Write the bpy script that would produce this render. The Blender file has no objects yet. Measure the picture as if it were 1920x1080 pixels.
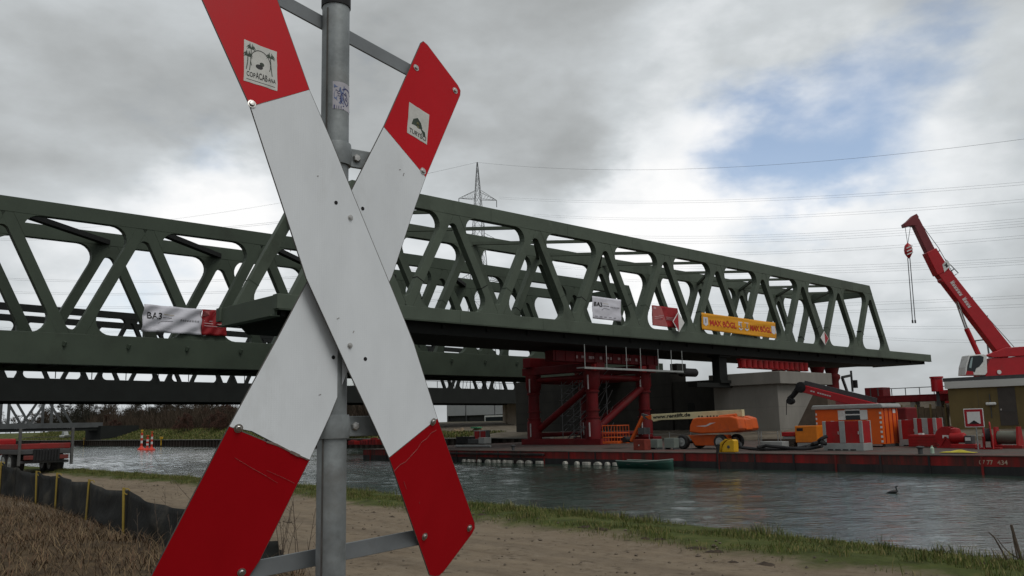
import bpy, bmesh, math, random
from mathutils import Vector, Matrix, noise
random.seed(7)
sc = bpy.context.scene
col = sc.collection
PI = math.pi

# ------------------------------------------------------------------ camera
F, PITCH, ROLL = 1628.54, .155038, -.0223891          # focal length in photo pixels, radians
CAM = Vector((0, 0, 3.0))                              # water level is z = 0
fw = Vector((0, math.cos(PITCH), math.sin(PITCH))); rt = Vector((1, 0, 0)); up = rt.cross(fw)
RT = math.cos(ROLL) * rt + math.sin(ROLL) * up
UP = -math.sin(ROLL) * rt + math.cos(ROLL) * up
cd = bpy.data.cameras.new('camera'); cam = bpy.data.objects.new('camera', cd); col.objects.link(cam)
cd.sensor_width = 36; cd.lens = 36 * F / 1920; cd.clip_start = .05; cd.clip_end = 6000
mw = Matrix((( RT.x, UP.x, -fw.x, CAM.x), (RT.y, UP.y, -fw.y, CAM.y), (RT.z, UP.z, -fw.z, CAM.z), (0, 0, 0, 1)))
cam.matrix_world = mw
sc.camera = cam

# site axes: t runs along the canal, s runs across it
TH = math.radians(46.5465)
U = Vector((math.sin(TH), math.cos(TH), 0)); V = Vector((math.cos(TH), -math.sin(TH), 0))
QROT = math.atan2(V.y, V.x)
def W(t, s, z=0): return V * t + U * s + Vector((0, 0, z))
def ray(x, y): return fw + RT * ((x - 960) / F) + UP * ((540 - y) / F)
def Q(P): return Vector((P.dot(V), P.dot(U), P.z))
def atz(x, y, z): d = ray(x, y); return Q(CAM + d * ((z - CAM.z) / d.z))
def ats(x, y, s): d = ray(x, y); return Q(CAM + d * (s / d.dot(U)))
def att(x, y, t): d = ray(x, y); return Q(CAM + d * (t / d.dot(V)))
def atY(x, y, Y): d = ray(x, y); return CAM + d * (Y / d.y)

# ------------------------------------------------------------------ light
SUN_DIR = Vector((.36, -.42, .83)).normalized()        # towards the sun, behind the camera on the right
sun = bpy.data.lights.new('sun', 'SUN'); sun.energy = 1.25; sun.angle = math.radians(30); sun.color = (1, .965, .91)
so = bpy.data.objects.new('sun', sun); col.objects.link(so)
so.rotation_euler = SUN_DIR.to_track_quat('Z', 'Y').to_euler()
sc.view_settings.view_transform = 'Standard'; sc.view_settings.look = 'None'
sc.view_settings.exposure = 0; sc.view_settings.gamma = 1; sc.view_settings.use_curve_mapping = False

sc.cycles.max_bounces = 6; sc.cycles.diffuse_bounces = 3; sc.cycles.glossy_bounces = 3
w = bpy.data.worlds.new('World'); w.cycles.sampling_method = 'MANUAL'; w.cycles.sample_map_resolution = 256; sc.world = w; w.use_nodes = True
nt = w.node_tree; nt.nodes.clear()
def N(t, **k):
    n = nt.nodes.new(t)
    for a, b in k.items(): setattr(n, a, b)
    return n
def L(a, b): nt.links.new(a, b)
out = N('ShaderNodeOutputWorld')
sky = N('ShaderNodeTexSky', sky_type='NISHITA', sun_disc=False)
sky.sun_elevation = math.asin(SUN_DIR.z); sky.sun_rotation = math.atan2(SUN_DIR.x, SUN_DIR.y)
sky.air_density = 1.0; sky.dust_density = 1.2
bg1 = N('ShaderNodeBackground'); bg1.inputs[1].default_value = .15; L(sky.outputs[0], bg1.inputs[0])
tc = N('ShaderNodeTexCoord')
def math_(op, a, b=None, c=None, clamp=False):
    n = N('ShaderNodeMath', operation=op, use_clamp=clamp)
    for i, x in enumerate((a, b, c)):
        if x is None: continue
        if isinstance(x, (int, float)): n.inputs[i].default_value = x
        else: L(x, n.inputs[i])
    return n.outputs[0]
def smooth(x, a, b):
    n = N('ShaderNodeMapRange', interpolation_type='SMOOTHSTEP'); L(x, n.inputs[0])
    n.inputs[1].default_value = a; n.inputs[2].default_value = b; return n.outputs[0]
sep = N('ShaderNodeSeparateXYZ'); L(tc.outputs['Generated'], sep.inputs[0])
SKY_BASE, SKY_CONTRAST = .41, 1.0
SKYB = [(1270, 410, 12, .46), (1180, 460, 8, .18), (800, 490, 12, .28), (455, 385, 7, .46), (300, 610, 15, .34), (1580, 400, 13, .34), (1330, 120, 9, .16), (1520, 180, 8, .12), (1000, 170, 15, -.07), (1800, 620, 14, .10), (1110, 330, 5, -.26), (1850, 130, 10, .12)]
SKYG = [(1410, 240, 7.5, .56), (1460, 320, 7, .54), (1600, 350, 6, .46), (1760, 200, 9.5, .60), (1560, 225, 7, .40), (1650, 45, 7.5, .56), (290, 490, 10, .6), (150, 540, 6, .25)]
# cloud deck: noise on the (flattened) sky dome, warped so that patches get ragged edges
mp0 = N('ShaderNodeMapping'); mp0.inputs['Scale'].default_value = (1, 1, 1.9); L(tc.outputs['Generated'], mp0.inputs[0])
def noise_(scale, detail, rough, off, dist=0.):
    m = N('ShaderNodeMapping'); m.inputs['Location'].default_value = off; L(mp0.outputs[0], m.inputs[0])
    n = N('ShaderNodeTexNoise'); n.inputs['Scale'].default_value = scale; n.inputs['Detail'].default_value = detail
    n.inputs['Roughness'].default_value = rough; n.inputs['Distortion'].default_value = dist
    L(m.outputs[0], n.inputs['Vector']); return n
wn = noise_(7.0, 5, .55, (2, 5, 1)); wv = N('ShaderNodeVectorMath', operation='MULTIPLY_ADD'); L(wn.outputs['Color'], wv.inputs[0]); wv.inputs[1].default_value = (.16,)*3; wv.inputs[2].default_value = (-.08,)*3
wd_ = N('ShaderNodeVectorMath', operation='ADD'); L(tc.outputs['Generated'], wd_.inputs[0]); L(wv.outputs[0], wd_.inputs[1])
wd2 = N('ShaderNodeVectorMath', operation='NORMALIZE'); L(wd_.outputs[0], wd2.inputs[0])
def blob(px, py, deg):                                  # ragged patch of the cloud deck round one direction
    d = ray(px, py).normalized()
    n = N('ShaderNodeVectorMath', operation='DISTANCE'); L(wd2.outputs[0], n.inputs[0]); n.inputs[1].default_value = d
    return smooth(n.outputs['Value'], math.radians(deg), 0.)
mid = noise_(3.4, 5, .5, (7.1, 4.3, 0), .2).outputs[0]
fine = noise_(10., 5, .55, (1.1, 9.3, 0)).outputs[0]
dens = math_('ADD', math_('MULTIPLY', mid, .64), math_('MULTIPLY', fine, .36))
lum = math_('ADD', math_('MULTIPLY', math_('SUBTRACT', dens, .5), SKY_CONTRAST), SKY_BASE)
for x, y, dg, a in SKYB: lum = math_('MULTIPLY_ADD', blob(x, y, dg), a, lum)
ramp = N('ShaderNodeValToRGB'); L(lum, ramp.inputs[0])
e = ramp.color_ramp.elements
e[0].position = .05; e[0].color = (.27, .278, .282, 1); e[1].position = .95; e[1].color = (1.0, 1.0, 1.0, 1)
for p, c in ((.25, (.345, .36, .362)), (.42, (.45, .472, .48)), (.60, (.60, .635, .655)), (.78, (.84, .865, .885))):
    q = e.new(p); q.color = (*c, 1)
bg2 = N('ShaderNodeBackground'); bg2.inputs[1].default_value = 1.0; L(ramp.outputs[0], bg2.inputs[0])
gap = math_('ADD', math_('MULTIPLY', mid, .7), math_('MULTIPLY', fine, .3))
gsum = None
for x, y, dg, a in SKYG:
    gsum = math_('MULTIPLY', blob(x, y, dg), a) if gsum is None else math_('MULTIPLY_ADD', blob(x, y, dg), a, gsum)
holes = smooth(math_('SUBTRACT', gsum, math_('MULTIPLY', math_('SUBTRACT', gap, .45), 2.6)), .05, .85)
mixs = N('ShaderNodeMixShader'); L(math_('MULTIPLY', holes, .85), mixs.inputs[0]); L(bg2.outputs[0], mixs.inputs[1]); L(bg1.outputs[0], mixs.inputs[2])
L(mixs.outputs[0], out.inputs[0])

# ------------------------------------------------------------------ helpers
class MB:
    def __init__(s): s.v = []; s.f = []
    def add(s, vs, fs):
        b = len(s.v); s.v += [tuple(x) for x in vs]; s.f += [tuple(i + b for i in f) for f in fs]; return s
    def box(s, x0, x1, y0, y1, z0, z1):
        return s.add([(x0,y0,z0),(x1,y0,z0),(x1,y1,z0),(x0,y1,z0),(x0,y0,z1),(x1,y0,z1),(x1,y1,z1),(x0,y1,z1)],
                     [(0,3,2,1),(4,5,6,7),(0,1,5,4),(1,2,6,5),(2,3,7,6),(3,0,4,7)])
    def beam(s, p, q, w, h, upv=(0, 0, 1)):
        p, q = Vector(p), Vector(q); d = (q - p).normalized(); x = d.cross(Vector(upv))
        if x.length < 1e-5: x = d.cross(Vector((0, 1, 0)))
        x.normalize(); y = x.cross(d); vs = []
        for e in (p, q):
            for a, b in ((-1,-1),(1,-1),(1,1),(-1,1)): vs.append(e + x * (a * w / 2) + y * (b * h / 2))
        return s.add(vs, [(0,1,2,3),(7,6,5,4),(0,4,5,1),(1,5,6,2),(2,6,7,3),(3,7,4,0)])
    def tube(s, p, q, r, n=8, r2=None):
        p, q = Vector(p), Vector(q); r2 = r if r2 is None else r2; d = (q - p)
        if d.length < 1e-6: return s
        d.normalize(); x = d.orthogonal().normalized(); y = d.cross(x); vs = []
        for e, rr in ((p, r), (q, r2)):
            for i in range(n):
                a = 2 * PI * i / n; vs.append(e + x * (math.cos(a) * rr) + y * (math.sin(a) * rr))
        fs = [(i, (i+1) % n, n + (i+1) % n, n + i) for i in range(n)] + [tuple(range(n))[::-1], tuple(range(n, 2*n))]
        return s.add(vs, fs)
    def path(s, pts, r, n=6, r2=None):
        pts = [Vector(p) for p in pts]; m = len(pts); r2 = r if r2 is None else r2; vs = []; px = None
        for k, p in enumerate(pts):
            d = (pts[min(k+1, m-1)] - pts[max(k-1, 0)]).normalized()
            if px is None: px = d.orthogonal().normalized()
            px = (px - d * px.dot(d)).normalized(); y = d.cross(px); rr = r + (r2 - r) * k / max(m-1, 1)
            for i in range(n):
                a = 2 * PI * i / n; vs.append(p + px * (math.cos(a) * rr) + y * (math.sin(a) * rr))
        fs = []
        for k in range(m - 1):
            for i in range(n): fs.append((k*n+i, k*n+(i+1) % n, (k+1)*n+(i+1) % n, (k+1)*n+i))
        fs += [tuple(range(n))[::-1], tuple(range((m-1)*n, m*n))]
        return s.add(vs, fs)
    def prism(s, poly, o, ax, ay, az, th):
        o, ax, ay, az = Vector(o), Vector(ax), Vector(ay), Vector(az); n = len(poly)
        ar = sum(poly[i][0]*poly[(i+1)%n][1] - poly[(i+1)%n][0]*poly[i][1] for i in range(n))
        if (ar < 0) != (ax.cross(ay).dot(az) * th < 0): poly = poly[::-1]
        b = [o + ax * x + ay * y for x, y in poly]; t = [p + az * th for p in b]
        return s.add(b + t, [tuple(range(n))[::-1], tuple(range(n, 2*n))] + [(i, (i+1)%n, n+(i+1)%n, n+i) for i in range(n)])
    def lathe(s, prof, o=(0,0,0), axis=(0,0,1), n=16):
        o, d = Vector(o), Vector(axis).normalized(); x = d.orthogonal().normalized(); y = d.cross(x); vs = []
        for r, h in prof:
            for i in range(n):
                a = 2*PI*i/n; vs.append(o + d*h + x*(math.cos(a)*r) + y*(math.sin(a)*r))
        fs = []
        for k in range(len(prof)-1):
            for i in range(n): fs.append((k*n+i, k*n+(i+1)%n, (k+1)*n+(i+1)%n, (k+1)*n+i))
        fs += [tuple(range(n))[::-1], tuple(range((len(prof)-1)*n, len(prof)*n))]
        return s.add(vs, fs)
    def grid(s, fn, nu, nv):
        vs = [fn(i/nu, j/nv) for j in range(nv+1) for i in range(nu+1)]
        return s.add(vs, [(j*(nu+1)+i, j*(nu+1)+i+1, (j+1)*(nu+1)+i+1, (j+1)*(nu+1)+i) for j in range(nv) for i in range(nu)])
    def mesh(s, name, m, smooth=False):
        me = bpy.data.meshes.new(name); me.from_pydata(s.v, [], s.f)
        if smooth: me.polygons.foreach_set('use_smooth', [True]*len(me.polygons))
        if m: me.materials.append(m)
        me.update(); return me
    def build(s, name, m, parent=None, smooth=False, bevel=0, solid=0):
        o = bpy.data.objects.new(name, s.mesh(name, m, smooth)); col.objects.link(o); o.parent = parent
        if smooth and smooth != 'all': o.data.set_sharp_from_angle(angle=math.radians(38))
        if solid:
            k = o.modifiers.new('thickness', 'SOLIDIFY'); k.thickness = solid; k.offset = 0
        if bevel:
            k = o.modifiers.new('bevel', 'BEVEL'); k.width = bevel; k.segments = 2; k.limit_method = 'ANGLE'; k.angle_limit = math.radians(40)
        return o

def tag(o, label=None, cat=None, group=None, kind=None):
    if label: o['label'] = label
    if cat: o['category'] = cat
    if group: o['group'] = group
    if kind: o['kind'] = kind
    return o
def thing(name, label, cat, loc=(0,0,0), rz=0, group=None):
    o = bpy.data.objects.new(name, None); o.empty_display_size = .3; col.objects.link(o); o.location = loc; o.rotation_euler = (0, 0, rz)
    return tag(o, label, cat, group)
def qthing(name, label, cat, t, s, z=0, rz=0, group=None):
    return thing(name, label, cat, W(t, s, z), QROT + rz, group)
def copy_tree(o, parent=None):
    c = o.copy(); col.objects.link(c); c.parent = parent
    for ch in list(o.children): copy_tree(ch, c)
    return c

# material maker: principled with noise colour variation, grime and bump
def mat(name, c, rough=.6, metal=0., var=.12, scale=3., bump=0., bscale=None, c2=None, stretch=None, dirt=None, dirt_amt=.0, coat=0., spec=.28, world=False):
    m = bpy.data.materials.new(name); m.use_nodes = True; t = m.node_tree; b = t.nodes['Principled BSDF']
    b.inputs['Roughness'].default_value = rough; b.inputs['Metallic'].default_value = metal
    b.inputs['Specular IOR Level'].default_value = spec
    if coat: b.inputs['Coat Weight'].default_value = coat
    tcn = t.nodes.new('ShaderNodeTexCoord'); vec = tcn.outputs['Object']
    if world:
        g = t.nodes.new('ShaderNodeNewGeometry'); vec = g.outputs['Position']
    if stretch:
        mp = t.nodes.new('ShaderNodeMapping'); mp.inputs['Scale'].default_value = stretch; t.links.new(vec, mp.inputs[0]); vec = mp.outputs[0]
    n = t.nodes.new('ShaderNodeTexNoise'); n.inputs['Scale'].default_value = scale; n.inputs['Detail'].default_value = 7; n.inputs['Roughness'].default_value = .62
    t.links.new(vec, n.inputs['Vector'])
    r = t.nodes.new('ShaderNodeValToRGB'); t.links.new(n.outputs[0], r.inputs[0])
    lo = c2 if c2 else tuple(x * (1 - var) for x in c); hi = c if c2 else tuple(min(1, x * (1 + var)) for x in c)
    r.color_ramp.elements[0].position = .32; r.color_ramp.elements[1].position = .68
    r.color_ramp.elements[0].color = (*lo, 1); r.color_ramp.elements[1].color = (*hi, 1)
    colr = r.outputs[0]
    if dirt:
        n2 = t.nodes.new('ShaderNodeTexNoise'); n2.inputs['Scale'].default_value = scale * .45; n2.inputs['Detail'].default_value = 9; n2.inputs['Roughness'].default_value = .7
        mp2 = t.nodes.new('ShaderNodeMapping'); mp2.inputs['Location'].default_value = (5.3, 2.1, 7.7); t.links.new(vec, mp2.inputs[0]); t.links.new(mp2.outputs[0], n2.inputs['Vector'])
        r2 = t.nodes.new('ShaderNodeValToRGB'); t.links.new(n2.outputs[0], r2.inputs[0])
        r2.color_ramp.elements[0].position = .62 - .3 * dirt_amt; r2.color_ramp.elements[1].position = .80 - .25 * dirt_amt
        mx = t.nodes.new('ShaderNodeMix'); mx.data_type = 'RGBA'; t.links.new(r2.outputs[0], mx.inputs[0]); t.links.new(colr, mx.inputs[6]); mx.inputs[7].default_value = (*dirt, 1)
        colr = mx.outputs[2]
    t.links.new(colr, b.inputs['Base Color'])
    rr = t.nodes.new('ShaderNodeMapRange'); t.links.new(n.outputs[0], rr.inputs[0]); rr.inputs[3].default_value = max(0, rough - .10); rr.inputs[4].default_value = min(1, rough + .10)
    t.links.new(rr.outputs[0], b.inputs['Roughness'])
    if bump:
        n3 = t.nodes.new('ShaderNodeTexNoise'); n3.inputs['Scale'].default_value = bscale or scale * 6; n3.inputs['Detail'].default_value = 6; t.links.new(vec, n3.inputs['Vector'])
        bp = t.nodes.new('ShaderNodeBump'); bp.inputs['Strength'].default_value = bump; bp.inputs['Distance'].default_value = .05; t.links.new(n3.outputs[0], bp.inputs['Height']); t.links.new(bp.outputs[0], b.inputs['Normal'])
    return m

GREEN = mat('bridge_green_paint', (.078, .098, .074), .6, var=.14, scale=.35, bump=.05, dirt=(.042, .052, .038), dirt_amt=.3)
GREEN2 = mat('left_bridge_green_shaded', (.052, .069, .050), .6, var=.14, scale=.35, bump=.05, dirt=(.036, .044, .033), dirt_amt=.3)  # darker copy of the bridge green, with the front bridge's shade mixed in
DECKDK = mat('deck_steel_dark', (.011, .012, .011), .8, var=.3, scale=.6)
OLDST = mat('old_bridge_steel', (.012, .014, .013), .8, var=.25, scale=.5)
GREYST = mat('grey_bridge_steel', (.075, .08, .082), .7, var=.2, scale=.6)
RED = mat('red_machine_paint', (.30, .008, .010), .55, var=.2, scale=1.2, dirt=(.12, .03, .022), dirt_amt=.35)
REDDK = mat('shaded_red_paint', (.125, .0035, .006), .6, var=.3, scale=.8, dirt=(.10, .02, .016), dirt_amt=.35)  # red darkened in the colour itself to hold the shade below the deck
REDCR = mat('red_crane_paint', (.36, .008, .014), .42, var=.1, scale=1., dirt=(.22, .03, .03), dirt_amt=.1, coat=.2)
ORANGE = mat('orange_machine_paint', (.52, .085, .012), .45, var=.12, scale=1.5, dirt=(.26, .06, .03), dirt_amt=.25)
ORANGE2 = mat('orange_cabin_paint', (.62, .10, .010), .5, var=.08, scale=1.2, dirt=(.4, .09, .03), dirt_amt=.15)
YELLOW = mat('yellow_paint', (.58, .33, .015), .5, var=.12, scale=2., dirt=(.3, .17, .03), dirt_amt=.3)
CREAM = mat('cream_boom_paint', (.56, .50, .30), .5, var=.08, scale=2., dirt=(.3, .27, .17), dirt_amt=.25)
WHITE = mat('white_paint', (.62, .63, .62), .5, var=.08, scale=2., dirt=(.38, .37, .35), dirt_amt=.25)
GREYP = mat('grey_cabinet_paint', (.27, .285, .28), .5, var=.1, scale=2., dirt=(.15, .15, .14), dirt_amt=.25)
GREYDK = mat('dark_grey_steel', (.06, .062, .064), .6, var=.2, scale=3.)
BLACK = mat('black_rubber', (.014, .014, .015), .7, var=.3, scale=4.)
GALV = mat('galvanised_steel', (.25, .27, .275), .55, .45, var=.34, scale=9., bump=.04, dirt=(.20, .20, .19), dirt_amt=.4)
GALVB = mat('galvanised_bar', (.20, .215, .225), .55, .35, var=.12, scale=8., dirt=(.15, .15, .15), dirt_amt=.2)
STEEL = mat('bright_steel', (.50, .49, .47), .35, .9, var=.15, scale=30.)
CONC = mat('concrete', (.215, .205, .185), .9, var=.14, scale=.5, bump=.12, bscale=6, dirt=(.20, .19, .165), dirt_amt=.45, stretch=(1, 1, .35))
GLASS = mat('dark_glass', (.02, .026, .03), .08, var=.1, scale=1.)
# ------------------------------------------------------------------ terrain and water
def sstep(a, b, x):
    k = max(0, min(1, (x - a) / (b - a))); return k * k * (3 - 2 * k)
def ground_z(t, s):
    h = 1.2
    n = noise.noise(Vector((t * .35, s * .35, 0))) * .05 + noise.noise(Vector((t * 1.3, s * 1.3, 3))) * .02
    verge = sstep(10.0, 11.2, s) * (1 - sstep(12.3, 13.2, s))
    edge = 11.0 + .12 * (-t - 4) if t > -24 else 13.4                       # the path drifts off the bank to the left
    edge = min(edge, 13.4)
    h += .10 * sstep(edge - 1.6, edge - .6, s)
    h += (.16 + n * 2) * (1 - sstep(4.2, 6.4, s)) * sstep(-8, 0, s)
    h -= 2.9 * sstep(edge + .5, edge + 4.2, s)
    if s > 60:
        f = -1.7 + 3.0 * sstep(72.2, 72.6, s)
        f += 2.3 * sstep(74, 84, s) * (1 - sstep(-130, -100, t) * .75)
        f += 2.6 * sstep(93, 100, s) * sstep(-60, -42, t)
        h = f
    return h + n * (1 if s < 12 or s > 75 else .3)
def spaced(a): return a
ts = [-1400, -900, -600, -420, -340] + [-300 + 6 * i for i in range(32)] + [-108 + 2 * i for i in range(24)] + [-60 + 1 * i for i in range(30)] + [-30 + .35 * i for i in range(94)] + [3 + 2 * i for i in range(12)] + [32, 45, 70, 120, 250, 500, 1000]
ss = [-900, -400, -180, -90, -50, -30, -20, -14] + [-10 + 1 * i for i in range(11)] + [1.3 + .3 * i for i in range(46)] + [15.2, 16, 17, 20, 30, 45, 60, 70, 71.5, 72.2, 72.3, 72.4, 72.5, 72.6, 73, 74] + [75 + i for i in range(27)] + [104, 108, 115, 125, 140, 170, 220, 300, 420, 600, 900, 1500, 2600]
mb = MB(); nt_, ns_ = len(ts), len(ss)
mb.v = [tuple(W(t, s, ground_z(t, s))) for s in ss for t in ts]
mb.f = [(j*nt_+i, j*nt_+i+1, (j+1)*nt_+i+1, (j+1)*nt_+i) for j in range(ns_-1) for i in range(nt_-1)]

def ground_material():
    m = bpy.data.materials.new('ground'); m.use_nodes = True; t = m.node_tree; b = t.nodes['Principled BSDF']
    b.inputs['Roughness'].default_value = .95; b.inputs['Specular IOR Level'].default_value = .15
    g = t.nodes.new('ShaderNodeNewGeometry')
    mp = t.nodes.new('ShaderNodeMapping'); mp.vector_type = 'POINT'; mp.inputs['Rotation'].default_value = (0, 0, -QROT); t.links.new(g.outputs['Position'], mp.inputs[0])
    sp = t.nodes.new('ShaderNodeSeparateXYZ'); t.links.new(mp.outputs[0], sp.inputs[0])
    def nz(sc_, d=7, st=None, off=(0, 0, 0)):
        q = t.nodes.new('ShaderNodeMapping'); q.inputs['Location'].default_value = off
        if st: q.inputs['Scale'].default_value = st
        t.links.new(mp.outputs[0], q.inputs[0])
        n = t.nodes.new('ShaderNodeTexNoise'); n.inputs['Scale'].default_value = sc_; n.inputs['Detail'].default_value = d; n.inputs['Roughness'].default_value = .65; t.links.new(q.outputs[0], n.inputs['Vector']); return n.outputs[0]
    def mm(op, a, c):
        n = t.nodes.new('ShaderNodeMath'); n.operation = op
        for i, x in enumerate((a, c)):
            if isinstance(x, (int, float)): n.inputs[i].default_value = x
            else: t.links.new(x, n.inputs[i])
        return n.outputs[0]
    def ramp(x, *els):
        r = t.nodes.new('ShaderNodeValToRGB'); t.links.new(x, r.inputs[0]); e = r.color_ramp.elements
        e[0].position, e[0].color = els[0][0], (*els[0][1], 1); e[1].position, e[1].color = els[-1][0], (*els[-1][1], 1)
        for p, c in els[1:-1]: q = e.new(p); q.color = (*c, 1)
        return r.outputs[0]
    def mr(x, a, c):
        n = t.nodes.new('ShaderNodeMapRange'); n.interpolation_type = 'SMOOTHSTEP'; t.links.new(x, n.inputs[0]); n.inputs[1].default_value = a; n.inputs[2].default_value = c; return n.outputs[0]
    def mix(f, a, c):
        n = t.nodes.new('ShaderNodeMix'); n.data_type = 'RGBA'; t.links.new(f, n.inputs[0]); t.links.new(a, n.inputs[6]); t.links.new(c, n.inputs[7]); return n.outputs[2]
    fine_ = nz(7, 9); tracks = nz(.9, 8, (.35, 2.2, 1))
    sand = ramp(tracks, (.28, (.105, .078, .052)), (.45, (.172, .134, .094)), (.60, (.212, .168, .118)), (.76, (.13, .098, .066)))
    peb = ramp(fine_, (.33, (.055, .042, .03)), (.45, (.165, .13, .092)), (.72, (.23, .19, .142)))
    path = mix(mr(nz(2.3, 8, None, (4, 4, 0)), .38, .66), sand, peb)
    def rut(c0, w_):
        return mr(mm('ABSOLUTE', mm('SUBTRACT', mm('ADD', sp.outputs[1], mm('MULTIPLY', mm('SUBTRACT', nz(.35, 4, None, (c0, 0, 0)), .5), 1.4)), c0), 0), w_, w_*.2)
    damp = ramp(nz(5, 9, (.5, 2, 1), (9, 1, 0)), (.3, (.075, .058, .042)), (.7, (.15, .12, .09)))
    path = mix(mm('MULTIPLY', mm('MAXIMUM', rut(7.3, .38), rut(9.0, .34)), .35), path, damp)
    soil = ramp(nz(3, 9), (.3, (.035, .025, .016)), (.6, (.10, .07, .04)), (.8, (.14, .10, .055)))
    grs = ramp(nz(2.5, 9), (.3, (.035, .042, .012)), (.55, (.065, .08, .02)), (.75, (.12, .11, .04)))
    s_ = mm('ADD', sp.outputs[1], mm('MULTIPLY', mm('SUBTRACT', nz(.8, 6), .5), 1.6))
    c = mix(mr(s_, 5.2, 6.2), soil, path)                                     # dry meadow, then the sandy track
    # grassy verge follows the bank, which drifts with t
    tt = t.nodes.new('ShaderNodeMapRange'); t.links.new(sp.outputs[0], tt.inputs[0]); tt.inputs[1].default_value = -4; tt.inputs[2].default_value = -24; tt.inputs[3].default_value = 11.0; tt.inputs[4].default_value = 13.4
    sv = mm('SUBTRACT', s_, tt.outputs[0])
    c = mix(mr(sv, -1.35, -.75), c, grs)
    c = mix(mr(s_, 40, 60), c, ramp(nz(.35, 9), (.3, (.045, .05, .018)), (.55, (.075, .085, .024)), (.75, (.12, .115, .04))))
    yard = ramp(nz(.5, 9), (.3, (.09, .075, .055)), (.7, (.19, .165, .13)))
    c = mix(mr(sp.outputs[0], -140, -122), c, mix(mr(s_, 40, 60), c, yard))
    t.links.new(c, b.inputs['Base Color'])
    bp = t.nodes.new('ShaderNodeBump'); bp.inputs['Strength'].default_value = .7; bp.inputs['Distance'].default_value = .06; t.links.new(mm('ADD', fine_, mm('MULTIPLY', tracks, 1.5)), bp.inputs['Height']); t.links.new(bp.outputs[0], b.inputs['Normal'])
    return m
g = mb.build('ground', ground_material(), smooth='all'); tag(g, kind='structure')

def water_material():
    m = bpy.data.materials.new('canal_water'); m.use_nodes = True; t = m.node_tree; b = t.nodes['Principled BSDF']
    b.inputs['Base Color'].default_value = (.024, .042, .033, 1); b.inputs['Roughness'].default_value = .07; b.inputs['IOR'].default_value = 1.33
    g = t.nodes.new('ShaderNodeNewGeometry'); mp = t.nodes.new('ShaderNodeMapping'); mp.inputs['Rotation'].default_value = (0, 0, .35); mp.inputs['Scale'].default_value = (.55, 1.5, 1)
    t.links.new(g.outputs['Position'], mp.inputs[0])
    n = t.nodes.new('ShaderNodeTexNoise'); n.inputs['Scale'].default_value = 2.6; n.inputs['Detail'].default_value = 5; n.inputs['Roughness'].default_value = .55; n.inputs['Distortion'].default_value = .4; t.links.new(mp.outputs[0], n.inputs['Vector'])
    bp = t.nodes.new('ShaderNodeBump'); bp.inputs['Strength'].default_value = .5; bp.inputs['Distance'].default_value = .14; t.links.new(n.outputs[0], bp.inputs['Height']); t.links.new(bp.outputs[0], b.inputs['Normal'])
    n2 = t.nodes.new('ShaderNodeTexNoise'); n2.inputs['Scale'].default_value = .09; n2.inputs['Detail'].default_value = 3; t.links.new(g.outputs['Position'], n2.inputs['Vector'])
    mr = t.nodes.new('ShaderNodeMapRange'); t.links.new(n2.outputs[0], mr.inputs[0]); mr.inputs[1].default_value = .35; mr.inputs[2].default_value = .65; mr.inputs[3].default_value = .18; mr.inputs[4].default_value = .7; t.links.new(mr.outputs[0], bp.inputs['Strength'])
    return m
def wave(x, y):
    return .012 * math.sin(1.9*x + .8*y + 2*noise.noise(Vector((x*.2, y*.2, 0)))) + .010 * math.sin(-.9*x + 2.6*y + 1) + .05 * noise.noise(Vector((x*1.1, y*1.9, 5)))*(.7+.6*noise.noise(Vector((x*.06, y*.06, 2))))
wts = [-1300, -800, -500, -380] + [-300 + 1.5*i for i in range(120)] + [-120 + .6*i for i in range(110)] + [-54 + .36*i for i in range(200)] + [20, 26, 40, 80, 200, 600, 1000]
wss = [11.0 + .36*i for i in range(110)] + [50.8 + .8*i for i in range(28)]
mb = MB(); a, b_ = len(wts), len(wss)
for s in wss:
    for t in wts:
        p = W(t, s); mb.v.append((p.x, p.y, wave(p.x, p.y) if -310 < t < 22 else 0))
mb.f = [(j*a+i, j*a+i+1, (j+1)*a+i+1, (j+1)*a+i) for j in range(b_-1) for i in range(a-1)]
tag(mb.build('canal_water', water_material(), smooth='all'), kind='structure')

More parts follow.
